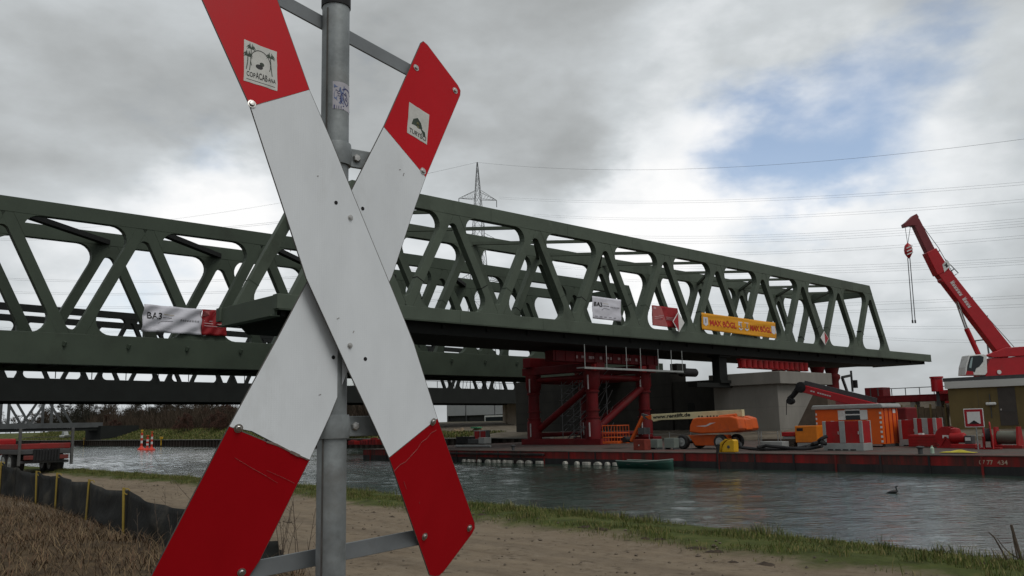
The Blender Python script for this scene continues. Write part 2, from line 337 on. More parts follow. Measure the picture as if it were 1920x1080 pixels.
# ------------------------------------------------------------------ truss bridges
def isect(p, d, q, e):
    k = d[0]*e[1] - d[1]*e[0]; r = ((q[0]-p[0])*e[1] - (q[1]-p[1])*e[0]) / k; return (p[0]+d[0]*r, p[1]+d[1]*r)
def fillet(c, a, b, r):
    a = Vector(a).normalized(); b = Vector(b).normalized(); ang = a.angle(b); L_ = r / math.tan(ang/2); c = Vector(c)
    ctr = c + (a + b).normalized() * (r / math.sin(ang/2)); p0 = c + a*L_; p1 = c + b*L_
    a0 = math.atan2((p0-ctr).y, (p0-ctr).x); a1 = math.atan2((p1-ctr).y, (p1-ctr).x); d = (a1 - a0 + PI) % (2*PI) - PI
    return [tuple(c)] + [tuple(ctr + Vector((math.cos(a0+d*i/7), math.sin(a0+d*i/7)))*r) for i in range(8)]
def truss(par, x, zb, zt, tops, half, dtop, dbot, wd, m, side, cw=.62, rc=.95, ra=.42, ends=(None, None), posts=(True, True)):
    """plane truss in the (y,z) plane of its bridge at local x; side=+1 keeps gussets apart"""
    AX, AY, AZ = (0, 1, 0), (0, 0, 1), (1, 0, 0)
    zct, zcb = zt - dtop, zb + dbot; zn_t, zn_b = zt - dtop*.55, zb + dbot*.5
    bots = [tops[0] - half] + [q + half for q in tops]
    e0 = ends[0] if ends[0] is not None else bots[0] - .9; e1 = ends[1] if ends[1] is not None else bots[-1] + .9
    MB().box(x-cw/2, x+cw/2, e0, e1, zb, zcb).build('bottom_chord', m, par, bevel=.03)
    sl = (zn_t - zn_b) / half; ho = (zt - zn_t) / sl
    eo = wd*1.25/2*math.hypot(1, 1/sl); ez = lambda z: eo - (z - zn_t)/sl + .004
    MB().prism([(tops[0]-ez(zt), zt), (tops[0]-ez(zct), zct), (tops[-1]+ez(zct), zct), (tops[-1]+ez(zt), zt)], (x-cw/2, 0, 0), AX, AY, AZ, cw).build('top_chord', m, par, bevel=.03)
    dirs = {}
    gus = {}
    dl = []
    for k, T in enumerate(tops):
        for q, (p0, p1) in enumerate((((bots[k], zn_b), (T, zn_t)), ((T, zn_t), (bots[k+1], zn_b)))):
            w_ = wd * (1.25 if (k == 0 and q == 0) or (k == len(tops)-1 and q == 1) else 1)
            dl.append((p0, p1, w_)); d = (Vector(p1)-Vector(p0)).normalized()
            pa = Vector(p0) - d*.0; MB().beam((x, p0[0], p0[1]), (x, p1[0], p1[1]), w_, cw-.05, (1, 0, 0)).build('diagonal', m, par, bevel=.02)
    def edge(i, sgn):                                        # edge line of diagonal i on its right (+s) or left side
        p0, p1, w_ = dl[i]; d = (Vector(p1)-Vector(p0)).normalized(); nrm = Vector((d.y, -d.x))
        if nrm.x < 0: nrm = -nrm
        return tuple(Vector(p0) + nrm*(sgn*w_/2)), tuple(d)
    hz = (1, 0)
    for i in range(len(dl)-1):
        e_l = edge(i, 1); e_r = edge(i+1, -1); up_ = i % 2 == 0
        zc = zcb if up_ else zct
        apex = isect(*e_l, *e_r); c0 = isect(*e_l, (0, zc), hz); c1 = isect(*e_r, (0, zc), hz)
        v = lambda p, q: (q[0]-p[0], q[1]-p[1])
        for key, c, a, b, r in ((('a', i), apex, v(apex, c0), v(apex, c1), ra), (('c', i), c0, v(c0, apex), v(c0, c1), rc), (('d', i), c1, v(c1, apex), v(c1, c0), rc)):
            MB().prism(fillet(c, a, b, r), (x-cw/2+.012, 0, 0), AX, AY, AZ, cw-.024).build('gusset_plate', m, par)
    return bots

def deck(par, x0, x1, y0, y1, ztop, depth, step, m, girders=True, strn=4):
    MB().box(x0, x1, y0, y1, ztop-.22, ztop).build('deck_slab', m, par)
    y = y0 + .4
    while y < y1:
        MB().box(x0, x1, y-.16, y+.16, ztop-depth, ztop-.225).build('cross_girder', m, par); y += step
    for i in range(strn):
        xx = x0 + (x1-x0)*(i+.5)/strn; MB().box(xx-.12, xx+.12, y0, y1, ztop-.22-depth*.5, ztop-.221).build('stringer', m, par)

nb = qthing('truss_bridge', 'green steel truss bridge held up by red tower, overhanging at right', 'bridge', -50, 27, 10.54)
bp_, bn = 8.837, [41.06 + 8.837*k - 27 for k in range(-1, 9)]
for x in (0, -8.2):
    truss(nb, x, 0, 9.38, bn, bp_/2, 1.12, .96, .66, GREEN, 1, ends=(-.4, 103.0))
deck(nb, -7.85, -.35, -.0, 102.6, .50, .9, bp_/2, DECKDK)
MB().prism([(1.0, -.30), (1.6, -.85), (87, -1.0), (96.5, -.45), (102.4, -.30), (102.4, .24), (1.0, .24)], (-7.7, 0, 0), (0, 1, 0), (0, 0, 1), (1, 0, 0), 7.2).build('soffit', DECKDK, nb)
for k in range(len(bn)-1):
    for (xa, ya), (xb, yb) in (((0, bn[k+1]), (-8.2, bn[k])), ((0, bn[k]), (-8.2, bn[k+1]))):
        zb_ = 8.55 if xa == 0 and ya > yb else 8.2
        MB().beam((xa, ya, zb_), (xb, yb, zb_), .26, .26).build('wind_brace', GREEN, nb)
for y in (bn[0]-.3, bn[-1]+.3): MB().box(-7.9, -.3, y-.3, y+.3, 8.0, 9.2).build('portal_beam', GREEN, nb, bevel=.02)
for y, z in ((-.2, .05), ):
    MB().box(-7.9, -.31, y-.05, y+.15, -.35, .95).build('end_girder', GREEN, nb, bevel=.02)
    MB().box(-7.9, -.31, y-.35, y+.35, -.42, -.35).build('end_flange', GREEN, nb)
for x in (.35,):
    mb = MB(); mb.box(-.05, .38, 26-27.2+.9, 103.0, -.06, -.02); mb.build('edge_flange', GREEN, nb)

for x in (0, -8.2):                                           # site joints on the diagonals
    for k, T in enumerate(bn):
        for sgn in (-1, 1):
            f_ = .30; y = T + sgn*(bp_/2)*(1-f_); z = .5 + (9.38-.6-.5)*f_; d = Vector((0, -sgn*bp_/2, 8.3)).normalized()
            MB().beam(Vector((x, y, z))-d*.03, Vector((x, y, z))+d*.03, .70 if 0 < k < len(bn)-1 else .86, .60, (1, 0, 0)).build('site_joint', DECKDK if k % 2 else GREEN2, nb)
for k in range(9):                                             # chord splices on the camera side
    MB().box(.311, .318, bn[k]+3.9, bn[k]+3.93, 8.28, 9.36).build('weld_seam', GREEN2, nb); MB().box(.311, .318, bn[k]+.6, bn[k]+.63, .03, .93).build('weld_seam', GREEN2, nb)

lb = qthing('truss_bridge', 'dark green truss bridge behind the overhanging one, deep lower girder on left', 'bridge', -68.6, -15, 7.98)
ln = [15.1 + 9.95*k + 15 for k in range(-2, 8)]
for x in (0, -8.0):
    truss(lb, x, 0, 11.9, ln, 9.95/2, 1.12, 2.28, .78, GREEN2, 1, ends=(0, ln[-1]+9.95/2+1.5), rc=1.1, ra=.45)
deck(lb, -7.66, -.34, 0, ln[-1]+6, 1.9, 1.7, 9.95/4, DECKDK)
for k in range(len(ln)-1):
    MB().beam((0, ln[k], 11.1), (-8.0, ln[k+1], 11.1), .55, .4).build('wind_brace', DECKDK, lb)
for y in (ln[-1]+.3,): MB().box(-7.7, -.3, y-.3, y+.3, 10.6, 11.7).build('portal_beam', GREEN2, lb)
for i in range(16):                                            # lifting lugs on the girder
    y = 30 + i*4.55; MB().beam((.31, y, 1.55), (.55, y+.12, 1.45), .16, .35).build('lifting_lug', GREEN2, lb, bevel=.03)

# older bridge behind, a little askew
ob = thing('old_truss_bridge', 'old dark steel truss bridge low behind both green bridges', 'bridge', W(-100.5, 6, 6.5), QROT + .118)
on = [6 + 8.4*k for k in range(13)]
truss(ob, 0, 0, 10.3, on, 4.2, .75, 2.45, .42, OLDST, 1, cw=.5, rc=.5, ra=.25, ends=(-25, 128))
truss(ob, -9.5, 0, 10.3, on, 4.2, .75, 2.45, .42, OLDST, 1, cw=.5, rc=.5, ra=.25, ends=(-25, 128))
deck(ob, -9.2, -.3, -25, 128, 1.2, 1.2, 4.2, OLDST)
for i in range(38):
    y = -20 + i*3.9; MB().box(.5, .56, y-.04, y+.04, 2.46, 3.45).build('railing_post', OLDST, ob)
mb = MB(); mb.box(.50, .57, -24, 127, 3.45, 3.52); mb.build('handrail', OLDST, ob)

# grey lattice bridge far up the canal
gb = qthing('lattice_bridge', 'pale grey steel lattice bridge far up the canal by the trees', 'bridge', -224, -60, 4.4)
for x in (0, -7):
    MB().box(x-.25, x+.25, 0, 134, 0, 1.15).build('bottom_chord', GREYST, gb)
    MB().box(x-.25, x+.25, 10, 128, 8.2, 9.0).build('top_chord', GREYST, gb)
    for k in range(13):
        y = 10 + k*9.0
        MB().beam((x, y, .8), (x, y+4.5, 8.5), .5, .3, (1, 0, 0)).build('diagonal', GREYST, gb)
        MB().beam((x, y+4.5, 8.5), (x, y+9, .8), .5, .3, (1, 0, 0)).build('diagonal', GREYST, gb)
        MB().box(x-.15, x+.15, y+4.2, y+4.8, .8, 8.3).build('post', GREYST, gb)
MB().box(-7, 0, 0, 134, -.75, -.05).build('deck_slab', OLDST, gb)
MB().box(-9, 2, 133, 142, -4.0, .3).build('abutment', OLDST, gb)
# ------------------------------------------------------------------ level-crossing sign in the foreground
PHI = math.radians(42); SW = Vector((math.cos(PHI), math.sin(PHI), 0)); SN = Vector((math.sin(PHI), -math.cos(PHI), 0))   # SN faces the camera
P0 = atY(628, 560, 2.2) - CAM                              # a point of the sign plane
def on_plane(x, y, back=0., tilt=None):
    d = ray(x, y)
    if tilt is None:
        k = (P0 - SN*back).dot(SN) / d.dot(SN); return CAM + d*k
    o, n = tilt; return CAM + d * ((o - CAM).dot(n) / d.dot(n))
def folded(a, b, toward, ang):
    """plane hinged on the line a-b, swung backwards by ang on the side of 'toward'"""
    ax = (b - a).normalized(); n = Matrix.Rotation(ang, 3, ax) @ SN
    n2 = Matrix.Rotation(-ang, 3, ax) @ SN
    inpl = (toward - a); inpl -= ax*inpl.dot(ax)
    # choose the rotation whose plane falls behind SN-plane on the 'toward' side
    for q in (n, n2):
        h = inpl - SN*(inpl.dot(q)/SN.dot(q))
        if h.dot(SN) < 0: return (a, q)
    return (a, n)
def sheet_mat(name, c, hexs=True, worn=None):
    m = mat(name, c, .42, var=.05, scale=3., dirt=worn, dirt_amt=.15 if worn else 0, spec=.2 if worn else .10, stretch=(3, 3, 1.3))
    t = m.node_tree; b = t.nodes['Principled BSDF']
    if hexs:                                                 # cell pattern of the reflective sheeting
        tcn = t.nodes.new('ShaderNodeTexCoord'); vo = t.nodes.new('ShaderNodeTexVoronoi'); vo.inputs['Scale'].default_value = 210; vo.inputs['Randomness'].default_value = .12; vo.feature = 'DISTANCE_TO_EDGE'
        t.links.new(tcn.outputs['Object'], vo.inputs['Vector'])
        bp = t.nodes.new('ShaderNodeBump'); bp.inputs['Strength'].default_value = .25; bp.inputs['Distance'].default_value = .001; t.links.new(vo.outputs['Distance'], bp.inputs['Height']); t.links.new(bp.outputs[0], b.inputs['Normal'])
    return m
SIGNW = sheet_mat('sign_white_sheeting', (.72, .755, .785), True, (.62, .645, .66))
SIGNR = sheet_mat('sign_red_sheeting', (.44, .006, .012), False)
EDGE = mat('sign_edge_metal_shade', (.10, .095, .088), .7, .1, var=.25, scale=20.)  # plate edge metal, darkened to carry the painted shadow line
def plate(name, pts, m, par, th=.004, nrm=None, ring=True):
    """flat plate with the given world outline (front face), extruded backwards; bare metal rim"""
    c = par.matrix_world.inverted() if False else None
    o = par['_o']; n = (nrm or SN)
    vs = [Vector(p) - Vector(o) for p in pts]; k = len(vs)
    me = bpy.data.meshes.new(name); me.from_pydata([tuple(p) for p in vs] + [tuple(p - n*th) for p in vs], [], [tuple(range(k)), tuple(range(k, 2*k))[::-1]] + [(i, k+i, k+(i+1) % k, (i+1) % k) for i in range(k)])
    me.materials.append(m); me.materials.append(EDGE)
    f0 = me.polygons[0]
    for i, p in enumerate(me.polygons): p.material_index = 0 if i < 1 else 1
    me.update()
    if me.polygons[0].normal.dot(n) < 0: me.flip_normals()
    ob_ = bpy.data.objects.new(name, me); col.objects.link(ob_); ob_.parent = par
    rim = MB(); cl = [p - n*(th*.5) for p in vs]; rim.path(cl + [cl[0]], th*.55, 6); rim.build('rim', EDGE, ob_)  # dark tube round the outline stands in for shadow at the plate edge
    return ob_
pole_base = W(*Q(CAM + ray(625, 540) * (2.27 / ray(625, 540).y)).xy, 0); pole_base.z = 1.15
sg = thing('level_crossing_sign', 'large red and white level crossing cross with bent tips, on grey post', 'sign', pole_base)
sg['_o'] = tuple(pole_base)
O = pole_base
def bezier_round(pts, idx, r):
    """round the corner idx of a polygon"""
    a, c, b = pts[idx-1], pts[idx], pts[(idx+1) % len(pts)]; p = c + (a-c).normalized()*r; q = c + (b-c).normalized()*r
    return pts[:idx] + [p, (p+q+2*c)/4, q] + pts[idx+1:]
# front arm, upper left to lower right
def P(l, back=0.): return [on_plane(x, y, back) for x, y in l]
A_l = [(470, 200), (503, 302), (537, 405), (575, 522), (655, 697), (692, 775), (730, 858)]
A_r = [(580, 168), (622, 266), (660, 360), (702, 462), (743, 562), (776, 645), (820, 785)]
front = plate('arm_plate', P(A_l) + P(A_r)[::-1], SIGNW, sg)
def tip(a, b, outline, rnd, ang, back=0.):
    a_, b_ = on_plane(*a, back), on_plane(*b, back); toward = on_plane(*outline[0], back)
    pl = folded(a_, b_, toward, ang); pts = [a_] + [on_plane(x, y, 0, pl) for x, y in outline] + [b_]
    n = pl[1]
    for i in sorted(rnd, reverse=True): pts = bezier_round(pts, i, .022)
    return pts, n
TA = math.radians(14)
tips = []
for nm, a, b, ol, rnd, back in (('upper', (470, 200), (580, 168), [(380, 0), (352, -66), (448, -172), (520, 0)], (2, 3), 0.),
                                ('lower', (730, 858), (820, 785), [(806, 1078), (824, 1082), (893, 990)], (2, 3), 0.)):
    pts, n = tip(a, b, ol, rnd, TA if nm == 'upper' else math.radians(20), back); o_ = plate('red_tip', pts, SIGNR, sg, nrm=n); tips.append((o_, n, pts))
# rear arm, upper right to lower left, a sheet thickness behind the front one
BK = .028
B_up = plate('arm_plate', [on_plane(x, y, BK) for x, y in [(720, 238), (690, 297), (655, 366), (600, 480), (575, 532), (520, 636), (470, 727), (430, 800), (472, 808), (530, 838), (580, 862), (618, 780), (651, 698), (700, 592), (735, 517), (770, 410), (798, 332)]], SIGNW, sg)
for a, b, ol, rnd in (((720, 238), (798, 332), [(793, 73), (866, 170)], (1, 2)), ((430, 800), (580, 862), [(283, 1083), (262, 1124), (380, 1210), (486, 1052)], (2, 3))):
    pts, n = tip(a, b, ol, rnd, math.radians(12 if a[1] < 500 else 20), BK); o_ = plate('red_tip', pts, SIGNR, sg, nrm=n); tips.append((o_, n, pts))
# post, clamps, struts
pc = MB(); PR = .0375
top_z = (CAM + ray(628, 6) * (2.27/ray(628, 6).y)).z
pc.tube((0, 0, -.3), (0, 0, top_z - O.z), PR, 32); post = pc.build('post', GALV, sg, smooth=True)
MB().lathe([(PR+.003, -.012), (PR+.003, .015), (PR-.004, .03), (.01, .036)], (0, 0, top_z - O.z - .004), n=28).build('post_cap', BLACK, sg, smooth=True)
sa = math.atan2(-O.y, -O.x) - .62
MB().beam((math.cos(sa)*PR, math.sin(sa)*PR, -.3), (math.cos(sa)*PR, math.sin(sa)*PR, top_z-O.z-.03), .004, .004, (math.cos(sa), math.sin(sa), 0)).build('weld_seam', EDGE, post)
def lw(p): return Vector(p) - O
for y in (285, 800):
    zc = (CAM + ray(626, y)*(2.24/ray(626, y).y)).z - O.z; h = .03
    cl = MB(); prof = []
    n = 28; ring = []
    for i in range(n+1):
        a = 2*PI*i/n; ring.append((math.cos(a)*(PR+.007), math.sin(a)*(PR+.007)))
    cl.lathe([(PR+.001, -h), (PR+.006, -h), (PR+.009, -h*.3), (PR+.009, h*.3), (PR+.006, h), (PR+.001, h)], (0, 0, zc), n=28)
    c1 = cl.build('clamp', GALV, sg, smooth=True)
    # flat strap running from the clamp to the rear of the plates
    e = lw(on_plane(716 if y < 500 else 712, y, .048)); e.z = zc
    d = Vector((e.x, e.y, 0)); dn = d.normalized()
    MB().beam(dn*(PR*.6) + Vector((0, 0, zc)), e + Vector((0, 0, 0)), .010, h*1.75).build('clamp_strap', GALV, sg, bevel=.002)
    k = dn*(.062) + Vector((0, 0, zc)); sd = SN
    MB().lathe([(.0115, 0), (.0115, .006), (.009, .0085), (.002, .009)], k + Vector((dn.y, -dn.x, 0))*.005, Vector((dn.y, -dn.x, 0)), 6).build('clamp_bolt', STEEL, sg)
def strut(p, q, w_=.042):
    a, b = lw(p), lw(q); o_ = MB().beam(a, b, .006, w_); return o_.build('cross_strut', GALVB, sg, bevel=.0015)
def behind(x, y, k, d=.010): return on_plane(x, y, 0, (tips[k][2][0] - tips[k][1]*d, tips[k][1]))
strut(behind(500, -14, 0), behind(784, 141, 2), .040)
strut(behind(462, 1071, 3), behind(800, 1004, 1), .043)
# bolts: (x, y, tip index or None)
BOLTS = [(472, 195, 0), (780, 127, 2), (853, 170, 2), (793, 321, 2), (447, 803, 3), (453, 1073, 3), (812, 791, 1), (796, 1006, 1), (880, 990, 1), (657, 408, None), (656, 648, None)]
for x, y, k in BOLTS:
    if k is None: p, n = on_plane(x, y), SN
    else: n = tips[k][1]; p = on_plane(x, y, 0, (tips[k][2][0], n))
    r = .0072 if k is not None else .0050
    bl = MB().lathe([(r*1.5, 0), (r*1.5, .0014), (r*1.0, .0016), (r*.98, .0042), (r*.8, .0056), (.0005, .006)], lw(p), n, 12).build('bolt', STEEL, sg, smooth=True)
for x, y in ((630, 380), (680, 391), (625, 670), (685, 673)):
    b_ = BK if x in (680, 625) else 0
    p = on_plane(x, y, b_); MB().lathe([(.0052, -.001), (.0052, .0006), (.0012, .0007)], lw(p), SN, 14).build('drill_hole', BLACK, sg)
# peeling edge and scratches on the lower tips
PEEL = mat('peeled_edge', (.16, .13, .11), .8, var=.4, scale=60.)
SCR = mat('scratch', (.42, .16, .15), .7, var=.3, scale=80.)
def streak(pts, k, w_, m, name='scratch'):
    pl = (tips[k][2][0], tips[k][1]) if k is not None else None; mb = MB(); ps = []
    for i, (x, y) in enumerate(pts):
        p = on_plane(x, y, -.0006, None) if k is None else on_plane(x, y, 0, pl) + tips[k][1]*.0007
        if k is None: p = on_plane(x, y, BK - .0008)
        ps.append(lw(p))
    for i in range(len(ps)-1):
        ww = w_*(.5 + random.random()); mb.beam(ps[i], ps[i+1], ww, .0005, tips[k][1] if k is not None else SN)
    return mb.build(name, m, sg)
streak([(500, 828), (520, 834), (545, 847), (562, 855), (578, 862)], None, .006, PEEL, 'peeling_edge')
streak([(738, 884), (750, 871), (760, 866), (770, 855), (782, 842), (790, 829), (800, 822), (808, 812), (818, 806)], 1, .0012, SCR)
streak([(440, 858), (470, 876), (500, 893), (520, 905)], 3, .0004, SCR)
streak([(500, 882), (530, 895), (552, 906)], 3, .0004, SCR)
streak([(757, 903), (760, 912), (762, 917)], 1, .0004, SCR); streak([(786, 941), (787, 945)], 1, .0005, SCR)

# ---- lettering helper
def text_mesh(txt, size, extr=.001, align='LEFT', bold=0., shear=0., xs=1.):
    c = bpy.data.curves.new('txt', 'FONT'); c.body = txt; c.size = size; c.extrude = extr; c.align_x = align; c.offset = bold; c.shear = shear; c.resolution_u = 3
    o = bpy.data.objects.new('txt', c); col.objects.link(o); bpy.context.view_layer.update()
    me = bpy.data.meshes.new_from_object(o.evaluated_get(bpy.context.evaluated_depsgraph_get())); bpy.data.objects.remove(o)
    vs = [Vector((v.co.x*xs, v.co.y, v.co.z)) for v in me.vertices]; fs = [tuple(p.vertices) for p in me.polygons]; bpy.data.meshes.remove(me)
    return vs, fs
def lettering(name, txt, o, ax, ay, size, m, par, bold=0., extr=.001, shear=0., width=None, warp=None, align='LEFT'):
    """lettering in the plane (ax, ay) with origin o in the parent's frame; width fits the line"""
    vs, fs = text_mesh(txt, size, extr, align, bold, shear); ax, ay = Vector(ax).normalized(), Vector(ay).normalized(); az = ax.cross(ay)
    w_ = max(v.x for v in vs) - min(v.x for v in vs); k = width/w_ if width else 1
    mb = MB(); mb.add([Vector(o) + ax*(v.x*k) + ay*v.y + az*v.z + (warp(v.x*k, v.y) if warp else Vector()) for v in vs], fs)
    return mb.build(name, m, par)
INK = mat('black_ink', (.02, .02, .02), .6, var=.2, scale=20.)
INKG = mat('dark_green_ink', (.03, .045, .03), .6, var=.3, scale=40.)
PAPER = mat('sticker_paper', (.50, .50, .47), .6, var=.1, scale=30., dirt=(.33, .32, .29), dirt_amt=.35)
BLUEI = mat('blue_sticker_ink', (.045, .05, .16), .5, var=.3, scale=40.)
BLUE2 = mat('pale_blue_sticker_ink', (.13, .17, .30), .5, var=.3, scale=60.)
PAPER2 = mat('sticker_white', (.44, .43, .47), .5, var=.1, scale=40.)
def sticker(name, label, corners, k):
    """corners TL, TR, BR, BL in photo pixels on tip k; returns thing, point function (u right, v down)"""
    n = tips[k][1]; pl = (tips[k][2][0], n); c = [on_plane(x, y, 0, pl) for x, y in corners]
    root = thing(name, label, 'sticker', c[3]); o = c[3]
    def pt(u, v, lift=.0012): return (c[0]*(1-u)*(1-v) + c[1]*u*(1-v) + c[2]*u*v + c[3]*(1-u)*v) + n*lift - o
    mb = MB(); R = 6; outl = []
    for (u0, v0), (u1, v1) in (((0,0),(1,0)), ((1,0),(1,1)), ((1,1),(0,1)), ((0,1),(0,0))):
        for i in range(R):
            q = i/R; jx, jy = (random.random()-.5)*.018, (random.random()-.5)*.018; outl.append((u0+(u1-u0)*q+jx, v0+(v1-v0)*q+jy))
    a = [pt(u, v, .0008) for u, v in outl]; b = [pt(u, v, .0001) for u, v in outl]; m_ = len(a)
    mb.add(a+b, [tuple(range(m_))[::-1]] + [(i, (i+1) % m_, m_+(i+1) % m_, m_+i) for i in range(m_)]); mb.build('paper', PAPER, root)
    return root, pt, n
def ink(root, pt, shapes, m, name):
    mb = MB(); kz = [0]
    for sh in shapes:
        kz[0] += 1; mb.add([pt(u, v, .0011 + .00002*kz[0]) for u, v in sh], [tuple(range(len(sh)))[::-1]])
    return mb.build(name, m, root)
def ribbon(pts, w_):
    l, r = [], []
    for i, p in enumerate(pts):
        a, b = pts[max(i-1, 0)], pts[min(i+1, len(pts)-1)]; d = Vector((b[0]-a[0], b[1]-a[1])).normalized(); nx = Vector((-d.y, d.x))*w_/2
        l.append((p[0]+nx.x, p[1]+nx.y)); r.append((p[0]-nx.x, p[1]-nx.y))
    return [[l[i], l[i+1], r[i+1], r[i]] for i in range(len(pts)-1)]
def disc(cx, cy, rx, ry, n=14): return [(cx+math.cos(2*PI*i/n)*rx, cy+math.sin(2*PI*i/n)*ry) for i in range(n)]
def palm(cx, cy, h, lean):
    sh = ribbon([(cx+lean*h*.5*q*q, cy+h*q) for q in (0, .25, .5, .75, 1)], .022)
    for k in range(9):
        a = -PI + PI*k/8*1.0 + .0; l = .13 + .03*(k % 2)
        ex, ey = cx+math.cos(a)*l, cy+math.sin(a)*l*.6+.05; mx, my = cx+math.cos(a)*l*.6, cy+math.sin(a)*l*.75-.005
        sh += [[(cx, cy-.012), (mx, my-.02), (ex, ey), (mx, my+.02), (cx, cy+.012)]]
    return sh
def sticker_text(root, pt, txt, u0, u1, v0, v1, m, n, sizes=None):
    vs, fs = text_mesh(txt, 1, 0, bold=.012); x0 = min(v.x for v in vs); x1 = max(v.x for v in vs); y0 = min(v.y for v in vs); y1 = max(v.y for v in vs)
    mb = MB(); mb.add([pt(u0 + (v.x-x0)/(x1-x0)*(u1-u0), v1 - (v.y-y0)/(y1-y0)*(v1-v0), .0014) for v in vs], fs); return mb.build('lettering', m, root)
r1, pt1, n1 = sticker('sticker', 'white square sticker with palm trees and black lettering on upper left red tip', [(457, 74), (519, 98), (520, 171), (457, 151)], 0)
ink(r1, pt1, palm(.22, .16, .55, -.2) + palm(.80, .22, .46, .2) + palm(.12, .36, .34, -.3), INKG, 'palm_trees')
arc = [(.5+.3*math.cos(a), .44+.30*math.sin(a)) for a in [PI*.85 + i*PI*1.3/14 for i in range(15)]]
ink(r1, pt1, ribbon(arc, .018), INK, 'sun_ring'); ink(r1, pt1, ribbon([(.07, .93), (.93, .93)], .012), INK, 'border_line'); ink(r1, pt1, [disc(.46, .55, .11, .06)], INK, 'dark_shape'); ink(r1, pt1, [disc(.54, .47, .07, .05)], INKG, 'dark_shape')
sticker_text(r1, pt1, 'COP', .08, .34, .74, .86, INK, n1); sticker_text(r1, pt1, 'ACAB', .35, .70, .70, .86, INK, n1); sticker_text(r1, pt1, 'ANA', .72, .95, .74, .84, INK, n1)
r2_, pt2, n2 = sticker('sticker', 'worn white sticker with handwritten black word on upper right red tip', [(767, 191), (805, 216), (800, 271), (763, 249)], 2)
ink(r2_, pt2, [[(.25, .45), (.45, .34), (.62, .44), (.72, .60), (.55, .66), (.38, .62), (.18, .64)], [(.58, .60), (.85, .66), (.90, .80), (.78, .80), (.70, .70)]], INKG, 'dark_patch')
ink(r2_, pt2, [disc(.48, .52, .07, .05), disc(.50, .62, .05, .035)], mat('olive_ink', (.14, .13, .05), .6, var=.3, scale=40.), 'olive_patch')
sticker_text(r2_, pt2, 'TURYŚCI', .10, .93, .74, .93, INK, n2)

# blue sticker wrapped round the post
pz = lambda y: (CAM + ray(628, y)*(2.235/ray(628, y).y)).z - O.z
def pole_pt(u, z, lift): # u: photo column across the post
    d = ray(u, 540); dd = Vector((d.x, d.y)); oo = Vector((0 - O.x, 0 - O.y)); R_ = PR + lift
    a_ = dd.dot(dd); b_ = 2*oo.dot(dd); c_ = oo.dot(oo) - R_*R_; disc_ = max(b_*b_ - 4*a_*c_, 0); k = (-b_ - math.sqrt(disc_))/(2*a_); q = oo + dd*k
    return Vector((q.x, q.y, z))
st = thing('sticker', 'blue and white swirl sticker wrapped round the grey post', 'sticker', O + Vector((0, 0, pz(205))))
z0_, z1_ = pz(204), pz(153); base_a = None
import bisect
ang_mid = math.atan2(-O.y, -O.x)
def wrap(u, v, lift): # u 0..1 across 70 mm of the post, v down
    a = ang_mid - .18 + u*1.75; z = z1_ + (z0_-z1_)*v + (-.006*max(0, u-.45)); return Vector((math.cos(a)*(PR+lift), math.sin(a)*(PR+lift), z - pz(205)))
MB().grid(lambda u, v: wrap(u, v, .0006), 14, 4).build('paper', PAPER2, st, smooth=True)
def wink(shapes, m, name, lift):
    mb = MB(); k = 0
    for sh in shapes: k += 1; mb.add([wrap(u, v, lift + k*.00001) for u, v in sh], [tuple(range(len(sh)))])
    mb.build(name, m, st)
wink([[(.05, .10), (.40, .10), (.2, .2), (.05, .24)], [(.1, .34), (.3, .2), (.5, .12), (.5, .3), (.38, .5), (.5, .82), (.3, .82), (.14, .66), (.05, .62), (.05, .44)]], BLUE2, 'mane_swirl', .0009)
sw = [(.42+.0*i, 0) for i in range(1)]
cur = [(.40, .80), (.33, .66), (.33, .50), (.40, .40), (.50, .42), (.56, .46)]
cur2 = [(.42, .46), (.44, .58), (.52, .72), (.62, .82), (.70, .74), (.74, .60)]
cur3 = [(.56, .34), (.60, .44), (.66, .56), (.62, .64), (.55, .60), (.54, .54)]
def bars():
    sh = []
    for cu in (cur, cur2, cur3): sh += ribbon(cu, .04)
    sh += ribbon([(.40, .28), (.55, .20), (.75, .22), (.95, .34)], .05)
    for i in range(5): sh += ribbon([(.12+.05*i, .30+.1*i), (.22+.03*i, .36+.09*i), (.30, .34+.09*i)], .02)
    sh += [[(.05, .86), (.46, .86), (.46, .89), (.05, .89)], [(.05, .97), (.46, .97), (.46, 1.0), (.05, 1.0)], [(.05, .86), (.09, .86), (.09, 1), (.05, 1)], [(.46, .84), (.95, .90), (.95, .93), (.46, .89)], [(.16, .88), (.175, .88), (.175, .98), (.16, .98)], [(.24, .88), (.26, .88), (.26, .98), (.24, .98)], [(.34, .88), (.36, .88), (.36, .98), (.34, .98)]]
    return sh
wink(bars(), BLUEI, 'swirl_lines', .0011)

# small scuffs on the white faces
SCUF = mat('dark_scuff', (.30, .29, .28), .8, var=.4, scale=60.)
for x, y, b_, l, a in ((757, 327, BK, .010, 1.2), (683, 462, BK, .014, 1.4), (750, 318, BK, .006, .3), (634, 597, 0, .008, .5), (663, 622, 0, .006, 1.0), (545, 470, 0, .005, .8), (600, 740, BK, .007, .4), (596, 330, 0, .004, .2)):
    p = on_plane(x, y, b_ - .0006); d = (SW*math.cos(a) + Vector((0, 0, 1))*math.sin(a))*l*.5
    MB().beam(lw(p-d), lw(p+d), .0022, .0004, SN).build('scuff', SCUF, sg)
